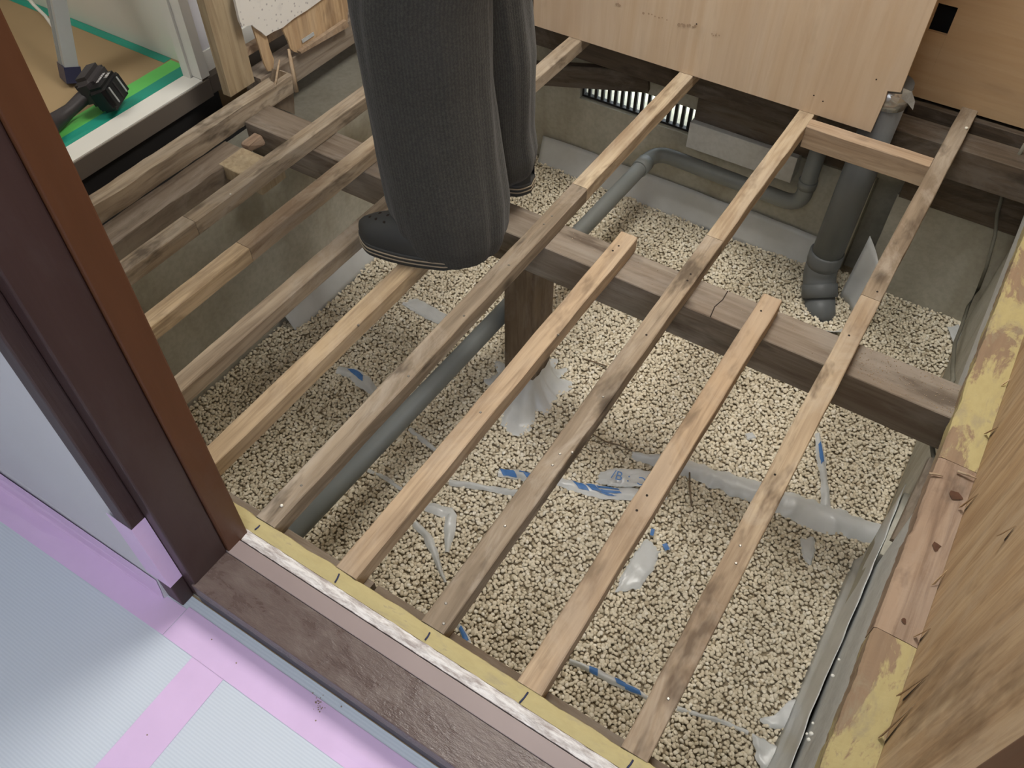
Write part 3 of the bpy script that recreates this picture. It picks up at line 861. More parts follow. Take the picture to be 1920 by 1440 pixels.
# stud and broken wall
o = from_bm('wall_stud', B(-1.940, -1.908, 1.045, 1.150, 0.0008, 2.3, bev=0.002), M['stud'])
tag(o, 'pale upright wooden stud beside the white door frame', 'stud')
o = timber('wall_plate', (-1.93, 1.16, 0.010), (-1.93, 2.16, 0.010), 0.075, 0.085, M['beam_y'], seg=20)
tag(o, 'horizontal wooden plate under the broken wall lining', 'beam')
o = timber('wall_batten', (-1.93, 1.156, 0.105), (-1.93, 2.16, 0.105), 0.02, 0.028, M['nog'], seg=20)
tag(o, 'thin wooden batten behind the broken wall lining', 'batten')
# speckled wallboard remnant : outline on the plane x=-1.893
def slab(name, pix, x, th, m, label, cat):
    bm = bmesh.new(); fr = [];
    for px, py in pix: p = at(px, py, x=x); fr.append(bm.verts.new(p))
    f = bm.faces.new(fr); r = bmesh.ops.extrude_face_region(bm, geom=[f])
    for v in [e for e in r['geom'] if isinstance(e, bmesh.types.BMVert)]: v.co.x -= th
    bmesh.ops.triangulate(bm, faces=[f for f in bm.faces if len(f.verts) > 4])
    return tag(from_bm(name, bm, m), label, cat)
slab('wallboard', [(441, -60), (441, 0), (450, 40), (455, 50), (472, 47), (482, 55), (490, 60), (499, 68), (512, 60), (530, 52), (552, 34), (575, 20), (597, 4), (640, -30), (720, -90)], -1.878, 0.009, M['speckle'],
     'white speckled wallboard with a torn lower edge', 'wallboard')
slab('plywood_lining', [(528, 52), (541, 78), (545, 92), (553, 98), (563, 100), (590, 84), (652, 40), (652, -60), (600, -60), (560, 20)], -1.886, 0.006, M['wallply'],
     'torn plywood lining below the speckled wallboard', 'plywood')
slab('plywood_lining', [(473, 48), (484, 82), (495, 118), (503, 134), (512, 132), (514, 112), (506, 90), (500, 66), (490, 58)], -1.886, 0.006, M['wallply'],
     'torn plywood tongue hanging next to the pale stud', 'plywood')
slab('batten', [(563, 97), (650, 38), (655, 50), (565, 101)], -1.868, 0.014, M['nog'], 'splintered batten along the broken plywood lining', 'batten')
slab('metal_clip', [(566, 75), (588, 60), (590, 66), (568, 81)], -1.882, 0.002, M['alu'], 'small shiny metal strip in the broken plywood lining', 'strip')
slab('brown_board', [(512, 165), (515, 130), (548, 140), (553, 214), (500, 195)], -1.86, 0.012, M['post'], 'brown board hanging below the broken wall', 'board')
for pts, r in (([at(541, 92, x=-1.855), at(548, 130, x=-1.845), at(556, 172, x=-1.835)], 0.0075), ([at(524, 112, x=-1.855), at(519, 140, x=-1.85), at(515, 166, x=-1.845)], 0.004)):
    bm = bmesh.new(); tube(bm, pts, [r * .6, r, r * 1.05], 5); tag(from_bm('wood_splinter', bm, M['splinter']), 'thick wood splinter hanging from the broken wall' if r > 0.005 else 'thin wood splinter hanging from the broken wall', 'splinter', 'splinters of the broken wall')

# ------------------------------------------------------------------ back panels
bm = bmesh.new()
pts = [(-1.365, 0.0), (-0.211, 0.0), (-0.206, 0.105), (-0.2085, 0.134), (-0.174, 0.141), (-0.172, 1.9), (-1.365, 1.9)]
vs = [bm.verts.new((x, 1.916, z + 0.001)) for x, z in pts]; f = bm.faces.new(vs)
r = bmesh.ops.extrude_face_region(bm, geom=[f])
for v in [e for e in r['geom'] if isinstance(e, bmesh.types.BMVert)]: v.co.y += 0.012
pp = from_bm('plywood_sheet', bm, M['ply']); tag(pp, 'large pale plywood panel standing upright on the far joists', 'panel')
for (px, py, qx, qy, r) in ((1208, 24, 1250, 36, .006), (1272, 45, 1305, 50, .007), (1336, 65, 1349, 66, .004), (1157, 8, 1163, 9, .005)):
    a = at(px, py, y=1.9155); b_ = at(qx, qy, y=1.9155); bm = bmesh.new()
    n = 7
    for i in range(n):
        p = a.lerp(b_, i / (n - 1)) + Vector((random.uniform(-.003, .003), 0, random.uniform(-.003, .003)))
        bmesh.ops.create_circle(bm, cap_ends=True, segments=8, radius=r * random.uniform(.35, .8), matrix=Matrix.Translation(p + Vector((0, -0.0004 - 0.00005 * i, 0))) @ Matrix.Rotation(R(90), 4, 'X'))
    c = from_bm('smudge', bm, None, parent=pp)
    m_ = bpy.data.materials.get('smudge') or plain('smudge', srgb(168, 144, 120), 0.8, 0, 0.05, 40, 0); c.data.materials.append(m_); c['label'] = 'faint brown smudge'
for px, py in ((1643, 149), (1543, 190), (1526, 179), (1306, 45)):
    bm = bmesh.new(); cyl(bm, at(px, py, y=1.9157) - Vector((0, .0004, 0)), 0.0022, 0.0006, 8, 'y')
    c = from_bm('nail_hole', bm, M['nailhole'], parent=pp)

bm = bmesh.new()
box(bm, -0.9, -0.140, 2.20, 2.212, -0.012, 0.19); box(bm, -0.9, 0.338, 2.20, 2.212, 0.272, 1.9)
box(bm, -0.1395, 0.338, 2.20, 2.212, -0.012, 0.2715); box(bm, -0.9, -0.194, 2.20, 2.212, 0.1905, 0.2715)
bmesh.ops.remove_doubles(bm, verts=bm.verts, dist=0.0006)
p2 = from_bm('plywood_sheet', bm, M['ply2']); tag(p2, 'brownish plywood wall panel with a square hole behind the drain pipe', 'panel')
structure('hole_shade_plate', B(-0.25, -0.05, 2.26, 2.30, 0.1, 0.4), M['void_shade'])  # dark plate added to give the hole its shade

# ------------------------------------------------------------------ vent grille, pipes, cable
vg = empty('vent_grille', ((VX0 + VX1) / 2, 2.20, VZ0), 'dark iron vent grille with daylight behind it in the back foundation', 'vent')
bm = bmesh.new()
box(bm, VX0, VX1, 2.19, 2.21, VZ0, VZ0 + 0.008); box(bm, VX0, VX1, 2.19, 2.21, VZ1 - 0.008, VZ1)
box(bm, VX0, VX0 + .008, 2.19, 2.21, VZ0 + .008, VZ1 - .008); box(bm, VX1 - .008, VX1, 2.19, 2.21, VZ0 + .008, VZ1 - .008)
child('frame', bm, M['black_iron'], vg)
nbar = 17
for i in range(1, nbar):
    x = VX0 + (VX1 - VX0) * i / nbar; child('bar', B(x - .006, x + .006, 2.195, 2.207, VZ0 + .0085, VZ1 - .0085), M['black_iron'], vg)

bm = bmesh.new()
def arc(c, a, b_, r, n=7): # corner at c from direction a to direction b
    c, a, b_ = Vector(c), Vector(a).normalized(), Vector(b_).normalized()
    return [((c - a * r) * (1 - t_) ** 2 + c * 2 * t_ * (1 - t_) + (c + b_ * r) * t_ ** 2) for t_ in [i / n for i in range(n + 1)]]
pr = 0.028
dp = empty('drain_pipe', (-0.97, 1.0, -0.5), 'thin grey drain pipe passing beside the post towards the vent', 'pipe')
path = [(-0.985, -0.045, -0.440)] + arc((-0.925, 2.090, -0.438), (0.06, 2.1, 0.0), (1, 0, -0.02), 0.07) + arc((-0.365, 2.090, -0.449), (1, 0, 0), (0, 0, 1), 0.06)
tube(bm, path + [(-0.365, 2.090, -0.156)], pr, 20)
child('pipe_run', bm, M['pvc_pale'], dp)
bm = bmesh.new(); tube(bm, [(-0.365, 2.090, -0.37), (-0.365, 2.090, -0.34)], pr + 0.004, 20); child('coupling', bm, M['pvc_pale'], dp)
bm = bmesh.new(); q = Vector(path[1]); q0 = Vector(path[0]); tube(bm, [q0.lerp(q, .97), q0.lerp(q, .995)], pr + 0.004, 20); child('coupling', bm, M['pvc_pale'], dp)

bp = empty('soil_pipe', (-0.2, 2.0, -0.68), 'thick grey waste pipe dropping from the plywood corner to an elbow in the gravel', 'pipe')
R1 = 0.052
top = Vector((-0.205, 1.992, 0.13)); low = Vector((-0.214, 2.002, -0.56)); el = Vector((-0.214, 2.002, -0.625))
dirn = Vector((0.42, -0.55, -0.72)).normalized()
bm = bmesh.new(); tube(bm, [top, low], R1, 28); child('straight_pipe', bm, M['pvc'], bp)
bm = bmesh.new(); tube(bm, [low + Vector((0, 0, .04)), low + Vector((0, 0, .034)), low, low + Vector((0, 0, -.02))], [R1 + .003, R1 + .007, R1 + .007, R1 + .004], 28); child('socket', bm, M['pvc'], bp)
bm = bmesh.new(); tube(bm, [low + Vector((0, 0, -.005))] + arc(el, (0, 0, -1), dirn, 0.03) + [el + dirn * 0.05], R1 + 0.004, 28); child('elbow', bm, M['pvc'], bp)
bm = bmesh.new(); tube(bm, [el + dirn * 0.035, el + dirn * 0.04, el + dirn * 0.085], [R1 + .004, R1 + .009, R1 + .009], 28); child('socket', bm, M['pvc'], bp)
bm = bmesh.new(); tube(bm, [el + dirn * 0.08, el + dirn * 0.17], R1, 28); child('straight_pipe', bm, M['pvc'], bp)
# silver tape at pipe top
bm = bmesh.new()
tube(bm, [(-0.205, 1.992, 0.06), (-0.205, 1.992, 0.085), (-0.205, 1.992, 0.12)], [R1 + .0015, R1 + .003, R1 + .002], 24, caps=False)
fl = [at(1694, 165, y=1.93), at(1710, 172, y=1.93), at(1716, 190, y=1.925), at(1712, 206, y=1.925), at(1703, 194, y=1.93), at(1690, 184, y=1.935)]
vs = [bm.verts.new(p) for p in fl]; bm.faces.new(vs)
fl = [at(1664, 178, y=1.94), at(1688, 184, y=1.935), at(1682, 194, y=1.94), at(1662, 186, y=1.94)]
vs = [bm.verts.new(p) for p in fl]; bm.faces.new(vs)
for v in bm.verts: v.co += Vector((0, mn.noise(v.co * 60) * .004, 0))
bmesh.ops.recalc_face_normals(bm, faces=bm.faces); o = from_bm('silver_tape', bm, M['foil']); tag(o, 'crumpled silver tape around the top of the thick waste pipe', 'tape')
sm = o.modifiers.new('s', 'SOLIDIFY'); sm.thickness = 0.0006

cpts = [at(1922, 270, y=2.12), at(1905, 300, y=2.12), at(1885, 345, y=2.12), at(1870, 400, y=2.12), at(1866, 440, y=2.10), at(1850, 500, y=2.05), at(1835, 540, x=0.272), at(1815, 575, x=0.268), at(1803, 612, x=0.262), at(1790, 645, x=0.255), at(1786, 690, x=0.250), at(1787, 712, x=0.248), Vector((0.25, 1.13, -0.20)), Vector((0.262, 1.07, -0.19)), Vector((0.285, 0.99, -0.175))]
bm = bmesh.new(); tube(bm, cpts, 0.0055, 10)
tag(from_bm('electric_cable', bm, M['cable']), 'grey electric cable hanging down the right foundation corner', 'cable')

# ------------------------------------------------------------------ right side
# edge board on the right, in three pieces as in the place
def edge_piece(y0, y1, m, label, x0=0.262, x1=0.3375, zt=0.0, seed=1.0):
    bm = bmesh.new(); n = max(8, int((y1 - y0) * 120)); g = []
    for i in range(n + 1):
        y = y0 + (y1 - y0) * i / n
        xa = x0 + 0.004 * mn.noise(Vector((y * 14, seed, 0))) + 0.002 * mn.noise(Vector((y * 60, seed, 0)))
        row = [(xa, y, -0.052), (xa, y, zt - .004)] + [(xa + (x1 - xa) * s_, y, zt + 0.0015 * mn.noise(Vector((s_ * 9, y * 26, seed)))) for s_ in (0.06, 0.3, 0.55, 0.8)] + [(x1, y, zt - .001), (x1, y, -0.052)]
        g.append([bm.verts.new(p) for p in row])
    for a, b_ in zip(g, g[1:]):
        for k in range(8): bm.faces.new((a[k], a[(k + 1) % 8], b_[(k + 1) % 8], b_[k]))
    bm.faces.new(g[0]); bm.faces.new(g[-1][::-1])
    return tag(from_bm('edge_board', bm, m), label, 'board')
edge_piece(0.040, 0.425, M['yellow_y'], 'yellow stained edge board at the near end of the right wall', seed=2)
edge_piece(0.4265, 0.86, M['edgewood'], 'bare reddish edge board in the middle of the right wall', seed=5)
edge_piece(0.8615, 2.13, M['yellow_y'], 'far yellow stained edge board along the right wall beyond the split', seed=9)
# knots and chips
for px, py, r in ((1755, 1025, .009), (1792, 930, .011), (1694, 1163, .005)):
    bm = bmesh.new(); p = at(px, py, z=0.0022); bmesh.ops.create_circle(bm, cap_ends=True, segments=9, radius=r, matrix=Matrix.Translation(p))
    for v in bm.verts: v.co += Vector((mn.noise(v.co * 200), mn.noise(v.co * 210), 0)) * r * .8
    c = from_bm('dark_knot', bm, M['nailhole']); c.data.materials.clear(); c.data.materials.append(bpy.data.materials.get('knot') or plain('knot', srgb(92, 62, 44), .8, 0, .2, 60, 0))
    c.parent = [x for x in bpy.data.objects if x.get('label', '').startswith('bare reddish')][0]
for a, b_, r, lab in ((at(1742, 888, z=.004), at(1768, 893, z=.004), .003, 'splinter sticking out towards the gravel from the right edge board'),
                      (at(1795, 884, z=.006), at(1838, 900, z=.010), .003, 'pale splinter at the split of the right edge board')):
    bm = bmesh.new(); tube(bm, [a, a.lerp(b_, .5) + Vector((0, 0, .002)), b_], [r, r * .9, r * .3], 5)
    tag(from_bm('wood_splinter', bm, M['splinter']), lab, 'splinter')
# torn slivers of the wall plywood standing off its lower edge
for i, (px, py, qx, qy) in enumerate(((1650, 1395, 1717, 1318), (1690, 1310, 1742, 1264), (1707, 1215, 1745, 1178), (1752, 1105, 1776, 1068), (1832, 845, 1872, 800), (1860, 760, 1895, 710), (1880, 1010, 1905, 985), (1806, 955, 1835, 925))):
    a = at(px, py, x=0.334); b_ = at(qx, qy, x=0.337)
    if a.z < 0.001: a.z = 0.003
    bm = bmesh.new(); ln = b_ - a; sd = Vector((0, 1, 0)) * random.uniform(.004, .008)
    vs = [bm.verts.new(p) for p in (a + Vector((-.009, 0, 0)), a + sd + Vector((-.004, 0, 0)), b_ + Vector((-.0002, 0, 0)), a.lerp(b_, .5) + Vector((-.005, 0, 0)))]
    bm.faces.new(vs); solid(bm, geom=bm.faces[:], thickness=.0012)
    c = from_bm('torn_sliver', bm, M['wallply']); wr = bpy.data.objects['wall_right']; c.parent = wr
    bm = bmesh.new(); vs = [bm.verts.new(p + Vector((-.0012, 0, 0))) for p in (Vector((0.338, a.y - .004, a.z)), Vector((0.338, a.y + .002, a.z - .002)), Vector((0.338, b_.y, b_.z)))]
    bm.faces.new(vs); c = from_bm('split', bm, M['nailhole'], parent=wr)

# mortar face under the edge board
def sheet_grid(name, fn, nu, nv, m, parent=None, th=0.0, smooth=True):
    bm = bmesh.new(); g = [[bm.verts.new(fn(i / nu, j / nv)) for j in range(nv + 1)] for i in range(nu + 1)]
    for i in range(nu):
        for j in range(nv): bm.faces.new((g[i][j], g[i + 1][j], g[i + 1][j + 1], g[i][j + 1]))
    if th: solid(bm, geom=bm.faces[:], thickness=th)
    return from_bm(name, bm, m, parent, smooth=smooth)
structure('trim_5', B(0.272, 0.2915, 0.04, 0.80, -0.42, -0.054, bev=0.002), M['mortar'])
structure('trim_6', B(0.272, 0.2915, 1.135, 2.13, -0.20, -0.054, bev=0.002), M['mortar'])
structure('trim_7', B(0.266, 0.2915, 0.81, 1.01, -0.60, -0.33, bev=0.003), M['concrete'])
o = timber('slanted_batten', (0.277, 0.805, -0.25), (0.277, 0.995, -0.16), 0.018, 0.035, M['beam_y'], seg=6)
tag(o, 'slanted batten in the dark opening below the right edge board', 'batten')

# ------------------------------------------------------------------ plastic sheeting
def film(o, label, grp='exposed plastic sheeting in the gravel'):
    tag(o, label, 'plastic sheet', grp); return o


def ribbon(pix, w_, label, up=0.012, blue=None, base=0.006, name='plastic_sheet', tw=0.0):
    """ridge of plastic film poking out of the gravel along a line"""
    P_ = [at(px, py, z=GZ + 0.01) for px, py in pix]
    L = [0]
    for a, b_ in zip(P_, P_[1:]): L.append(L[-1] + (b_ - a).length)
    def pos(s_):
        d_ = s_ * L[-1]
        for i in range(len(P_) - 1):
            if d_ <= L[i + 1] + 1e-9:
                f = (d_ - L[i]) / max(1e-9, L[i + 1] - L[i]); return P_[i].lerp(P_[i + 1], f), (P_[i + 1] - P_[i]).normalized()
        return P_[-1], (P_[-1] - P_[-2]).normalized()
    ws = w_ if hasattr(w_, '__len__') else [w_, w_]
    def fn(u, v):
        p, t_ = pos(u); sd = t_.cross(Vector((0, 0, 1))).normalized()
        k = u * (len(ws) - 1); i = min(int(k), len(ws) - 2); wd = ws[i] * (1 - (k - i)) + ws[i + 1] * (k - i)
        wd *= 1 + 0.35 * mn.noise(Vector((p.x * 28, p.y * 28, v * 2)))
        q = p + sd * (v - 0.5) * wd
        z = gh(q.x, q.y) + base + up * math.sin(math.pi * v) * (0.6 + 0.8 * abs(mn.noise(Vector((p.x * 15, p.y * 15, 7))))) + 0.004 * mn.noise(Vector((q.x * 60, q.y * 60, 3)))
        return Vector((q.x, q.y, z))
    o = sheet_grid(name, fn, max(12, int(L[-1] / 0.008)), 8, M['film']); film(o, label)
    if blue:
        for (u0, u1, v0, v1, sk) in blue:
            def fb_(u, v, u0=u0, u1=u1, v0=v0, v1=v1, sk=sk):
                vv = v0 + (v1 - v0) * v; q = fn(min(1, max(0, u0 + (u1 - u0) * u + sk * (v - .5))), vv); q.z += 0.0016; return q
            c = sheet_grid('blue_print', fb_, 8, 4, M['blueprint'], parent=o); c['label'] = 'blue printed marking'
    return o


def patch(pix, label, up=0.004, base=0.008, blue=(), seedz=0.0):
    """flat-ish patch where the stones leave the film bare"""
    pts = [at(px, py, z=GZ + 0.01) for px, py in pix]; c = sum(pts, Vector()) / len(pts)
    bm = bmesh.new(); nr = 6; rings = []; dense = []
    for a, b_ in zip(pts, pts[1:] + pts[:1]):
        n = max(2, int((b_ - a).length / 0.006))
        for i in range(n):
            q = a.lerp(b_, i / n); q += (q - c) * 0.16 * mn.noise(Vector((q.x * 90, q.y * 90, seedz))); dense.append(q)
    def z(q): return Vector((q.x, q.y, gh(q.x, q.y) + base + up * mn.noise(Vector((q.x * 35, q.y * 35, 2)))))
    cv = bm.verts.new(z(c))
    for r in range(1, nr + 1): rings.append([bm.verts.new(z(c.lerp(q, r / nr)) - Vector((0, 0, 0.006 if r == nr else 0))) for q in dense])
    n = len(dense)
    for k in range(n): bm.faces.new((cv, rings[0][k], rings[0][(k + 1) % n]))
    for a, b_ in zip(rings, rings[1:]):
        for k in range(n): bm.faces.new((a[k], b_[k], b_[(k + 1) % n], a[(k + 1) % n]))
    o = from_bm('plastic_sheet', bm, M['film'], smooth=True); film(o, label)
    for k, (px, py, qx, qy, wd) in enumerate(blue):
        a = at(px, py, z=GZ + .01); b_ = at(qx, qy, z=GZ + .01); sd = (b_ - a).normalized().cross(Vector((0, 0, 1)))
        def fb_(u, v):
            q = a.lerp(b_, u) + sd * (v - .5) * wd; q = z(q); q.z += 0.0015; return q
        cc = sheet_grid('blue_print', fb_, 6, 2, M['blueprint'], parent=o); cc['label'] = 'blue printed marking'
    return o


# skirt of film round the post
def skirt(u, v):
    a = u * 2 * math.pi; cx, cy = -0.853, 1.072
    ca, sa = math.cos(a), math.sin(a); sq = 1 / max(abs(ca), abs(sa)); r0 = 0.054 * sq * (1 if sq < 1.38 else .97)
    rr = 0.11 + 0.075 * abs(mn.noise(Vector((ca * 1.7, sa * 1.7, 3)))) * 2 + 0.02 * mn.noise(Vector((ca * 6, sa * 6, 3)))
    r = r0 + (rr - r0) * v ** 1.5
    x, y = cx + ca * r, cy + sa * r
    top_ = -0.60 + 0.045 * mn.noise(Vector((ca * 2, sa * 2, 8))); bot = gh(x, y) + 0.004
    z = bot + (top_ - bot) * (1 - v) ** 1.8 + 0.006 * mn.noise(Vector((x * 40, y * 40, 1)))
    return Vector((x, y, z))
o = sheet_grid('plastic_sheet', skirt, 72, 14, M['film']); tag(o, 'plastic film gathered as a skirt around the foot of the post', 'plastic sheet')
ribbon([(935, 885), (965, 890), (1000, 898), (1040, 903)], [.03, .035, .03], 'blue printed film ridge left of the long middle joist', blue=((.05, .3, .2, .9, .1), (.36, .75, .25, .45, 0), (.5, .8, .5, .9, .12)))
ribbon([(842, 903), (880, 908), (960, 924), (1015, 928)], .022, 'narrow film ridge crossing under the long middle joist')
ribbon([(1046, 905), (1080, 912), (1120, 920), (1175, 926), (1250, 926)], [.032, .045, .045, .03], 'film ridge with bold blue lettering between two joists', blue=((.16, .26, .1, .7, .08), (.28, .37, .1, .6, .08), (.36, .56, .15, .32, .02), (.40, .58, .45, .62, .02), (.42, .5, .62, .8, .1)))
pb = patch([(1118, 902), (1128, 886), (1150, 879), (1190, 880), (1230, 884), (1235, 905), (1200, 914), (1140, 912)], 'wrinkled film patch printed with the letter B', up=.008, base=.016)
pB = at(1158, 893, z=GZ + .04)
ax = (at(1178, 899, z=GZ + .04) - pB).normalized(); rz = math.atan2(ax.y, ax.x)
def lay(s_, px, py, size):
    p = at(px, py, z=GZ + .034); o = textmesh('blue_lettering', s_, size, M['blueprint'], pb, Matrix.Translation(p) @ Matrix.Rotation(rz, 4, 'Z') @ Matrix.Rotation(R(14), 4, 'X')); return o
lay('/B', 1157, 892, .040); lay(':', 1179, 896, .040); lc = lay('C', 1202, 903, .036)
ctr = sum((v.co for v in lc.data.vertices), Vector()) / len(lc.data.vertices)
axl = Vector((math.cos(rz), math.sin(rz), 0))
for v in lc.data.vertices: v.co -= axl * (2 * (v.co - ctr).dot(axl))
ribbon([(1185, 852), (1230, 860), (1330, 893), (1440, 930), (1530, 965), (1650, 1000)], [.03, .06, .075, .085, .10, .07], 'long grey film fold crossing the gravel towards the right wall', up=.03, base=.004)
ribbon([(1534, 812), (1540, 850), (1545, 900), (1548, 950)], [.018, .03, .02, .03], 'upright film ridge with a blue print near the right joist', blue=((.14, .42, .3, .7, .05),))
patch([(1500, 1010), (1528, 1005), (1530, 1030), (1520, 1062), (1505, 1045)], 'bare film patch below the long grey fold', base=.010)
patch([(1212, 1005), (1240, 1030), (1228, 1060), (1200, 1105), (1155, 1108), (1165, 1080), (1185, 1045)], 'large bare film patch beside the second joist', base=.012, blue=((1225, 990, 1222, 1003, .01), (1246, 1018, 1252, 1030, .014)))
ribbon([(1068, 1238), (1110, 1256), (1160, 1280), (1200, 1298), (1215, 1308)], [.014, .018, .022, .012], 'film strip with blue dashes between the two near joists', blue=((.25, .36, .1, .95, .03), (.58, .72, .1, .7, .05), (.7, .9, .3, .9, .05)))
ribbon([(1270, 1326), (1310, 1338), (1360, 1352), (1405, 1372)], .012, 'thin buried film ridge right of the nearest joist', up=.006, base=.003)
patch([(1425, 1345), (1452, 1340), (1480, 1312), (1497, 1308), (1492, 1345), (1470, 1366), (1440, 1362)], 'bare film patch near the right wall foot', base=.010)
patch([(1408, 1372), (1440, 1388), (1470, 1408), (1500, 1425), (1460, 1450), (1425, 1440)], 'film flap at the bottom edge near the right wall', base=.016)
ribbon([(800, 948), (830, 958), (846, 962), (842, 1000), (838, 1035)], [.03, .04, .03, .012], 'bent film ridge right of the greyish joist', up=.012)
ribbon([(778, 980), (800, 1003), (815, 1035), (826, 1070), (836, 1092)], [.02, .028, .016, .008], 'curved narrow film ridge right of the orange joist', up=.012)
ribbon([(632, 690), (662, 698), (690, 722), (712, 748)], [.03, .05, .02], 'film ridge with blue ink left of the greyish joist', blue=((.2, .5, .2, .6, .1),))
patch([(752, 570), (782, 560), (812, 576), (842, 595), (838, 615), (800, 600)], 'bare film patch right of the yellowish joist', base=.012)
ribbon([(860, 1170), (872, 1190), (885, 1222)], [.014, .02, .01], 'short film strip with blue ink right of the middle joist', blue=((.1, .6, .2, .9, .05),))
ribbon([(690, 880), (722, 893), (748, 912), (775, 925)], .014, 'thin film ridge under the greyish joist', up=.006, base=.004)
ribbon([(768, 800), (795, 825), (830, 850)], .016, 'thin film ridge beside the thin drain pipe', up=.008, base=.004)
patch([(1398, 812), (1412, 808), (1418, 820), (1402, 824)], 'tiny bare film patch right of the second joist', base=.010)
# torn twigs / debris in gravel
for pix, lab in (([(1092, 672), (1112, 678), (1138, 687)], 'dark twig lying on the gravel beyond the post'), ([(1293, 886), (1293, 915), (1297, 948)], 'thin upright twig beside the second joist'), ([(1108, 812), (1135, 828), (1165, 836), (1185, 846)], 'thin dark root at the start of the long film fold')):
    bm = bmesh.new(); tube(bm, [at(a, b_, z=GZ + .02) for a, b_ in pix], .0025, 6)
    tag(from_bm('twig', bm, M['post']), lab, 'twig')

# film up the right wall foot, with a free upper edge
def rfilm(u, v):
    y = 0.02 + 1.0 * u
    zt = -0.36 + 0.02 * mn.noise(Vector((y * 5, 1, 1))); zt += 0.05 * max(0, (y - .55) / .45)
    z = GZ + 0.0 + (zt - GZ) * v
    x = 0.272 - 0.009 * v + 0.005 * mn.noise(Vector((y * 4.5, z * 3, 0))) + 0.003 * mn.noise(Vector((y * 17, z * 9, 0)))
    if v < 0.12: x -= (0.12 - v) * 0.15
    return Vector((min(x, 0.2695), y, z))
o = sheet_grid('plastic_sheet', rfilm, 90, 16, M['film'], th=0.0012); tag(o, 'grey plastic film standing along the foot of the right foundation', 'plastic sheet')
bm = bmesh.new()
p0 = at(1688, 880, x=0.235)
BL = {4: 'larger white foam bead, second highest in the crack beside the film on the right foundation', 5: 'topmost small white foam bead in the crack beside the film on the right foundation'}
for i, (px, py, r) in enumerate(((1516, 1387, .004), (1521, 1376, .0045), (1524, 1356, .003), (1513, 1376, .003), (1561, 1267, .004), (1573, 1237, .003))):
    bm = bmesh.new(); p = at(px, py, x=0.262); p.z = max(p.z, -.45); bmesh.ops.create_icosphere(bm, subdivisions=2, radius=r, matrix=Matrix.Translation(p))
    tag(from_bm('foam_bead', bm, M['styro'], smooth=True), BL.get(i, 'tiny white foam bead in the cluster near the front end of the right foundation'), 'bead', 'foam beads by the right foundation')
def bfilm(u, v):
    x = -1.45 + 1.20 * u; z = GZ - .01 + (0.125 + 0.012 * mn.noise(Vector((x * 5, 1, 0)))) * v
    return Vector((x, 2.135 + 0.028 * v + 0.005 * mn.noise(Vector((x * 8, z * 9, 0))) - 0.02 * (1 - v), z))
o = sheet_grid('plastic_sheet', bfilm, 60, 6, M['film'], th=0.0012); tag(o, 'plastic film turned up at the foot of the back foundation', 'plastic sheet')
def lfilm(u, v):
    y = 0.85 + 0.95 * u; z = GZ - .01 + (0.10 + 0.07 * u + 0.02 * mn.noise(Vector((y * 9, 1, 0)))) * v
    return Vector((-1.655 - 0.058 * v + 0.006 * mn.noise(Vector((y * 9, z * 9, 0))), y, z))
o = sheet_grid('plastic_sheet', lfilm, 60, 6, M['film'], th=0.0012); tag(o, 'bright plastic film along the foot of the left foundation', 'plastic sheet')
# film round the waste pipe elbow
def efilm(u, v):
    a = R(-75 + 150 * u); c = Vector((-0.15, 1.93)); r = 0.10 + 0.05 * v
    x, y = c.x + math.cos(a) * r, c.y + math.sin(a) * r
    hgt = 0.05 + 0.30 * max(0, (u - .25)) ** 1.3
    return Vector((x, y, GZ + hgt * v + 0.006 * mn.noise(Vector((x * 30, y * 30, v)))))
o = sheet_grid('plastic_sheet', efilm, 30, 8, M['film'], th=0.001); tag(o, 'curled plastic film around the waste pipe elbow', 'plastic sheet')
patch([(1778, 612), (1800, 606), (1812, 640), (1800, 668), (1790, 640)], 'small white film patch at the far right corner', base=.014)

# ------------------------------------------------------------------ person
pe = empty('person', (-1.0, 0.95, 0.0), 'person standing on the joists in wide dark crinkled trousers and dark clogs', 'person')


def loft(bm, rings, seg=64, closed_bottom=False, fold=0.0, seed=0.0, uvs=True):
    """rings: (cx,cy,z,rx,ry[,rot])"""
    lay_ = bm.loops.layers.uv.verify() if uvs else None; G = []
    for r_i, rg in enumerate(rings):
        cx, cy, z, rx, ry = rg[:5]; ro = rg[5] if len(rg) > 5 else 0; row = []
        for k in range(seg):
            a = 2 * math.pi * k / seg
            n_ = Vector((math.cos(a), math.sin(a), z * 1.3 + seed))
            f = 1 + fold * (0.55 * mn.noise(n_ * 2.2) + 0.45 * mn.noise(Vector((math.cos(a) * 4.2, math.sin(a) * 4.2, z * 2.6 + seed))) + 0.18 * mn.noise(Vector((math.cos(a) * 9, math.sin(a) * 9, z * 6 + seed))))
            p = Vector((math.cos(a) * rx * f, math.sin(a) * ry * f, 0)); p.rotate(Matrix.Rotation(ro, 3, 'Z'))
            row.append(bm.verts.new((cx + p.x, cy + p.y, z)))
        G.append(row)
    for i in range(len(G) - 1):
        for k in range(seg):
            f = bm.faces.new((G[i][k], G[i][(k + 1) % seg], G[i + 1][(k + 1) % seg], G[i + 1][k])); f.smooth = True
            if uvs:
                for lp, (uu, zz) in zip(f.loops, ((k, i), (k + 1, i), (k + 1, i + 1), (k, i + 1))): lp[lay_].uv = (uu / seg, zz / len(G))
    return G


def interp(keys, n):
    out = []; zs = [k[2] for k in keys]
    for i in range(n + 1):
        z = zs[0] + (zs[-1] - zs[0]) * i / n
        for a, b_ in zip(keys, keys[1:]):
            if (z - a[2]) * (z - b_[2]) <= 1e-12:
                f = (z - a[2]) / (b_[2] - a[2]); f = f * f * (3 - 2 * f) if False else f
                out.append(tuple(x * (1 - f) + y * f for x, y in zip(a, b_))); break
    return out


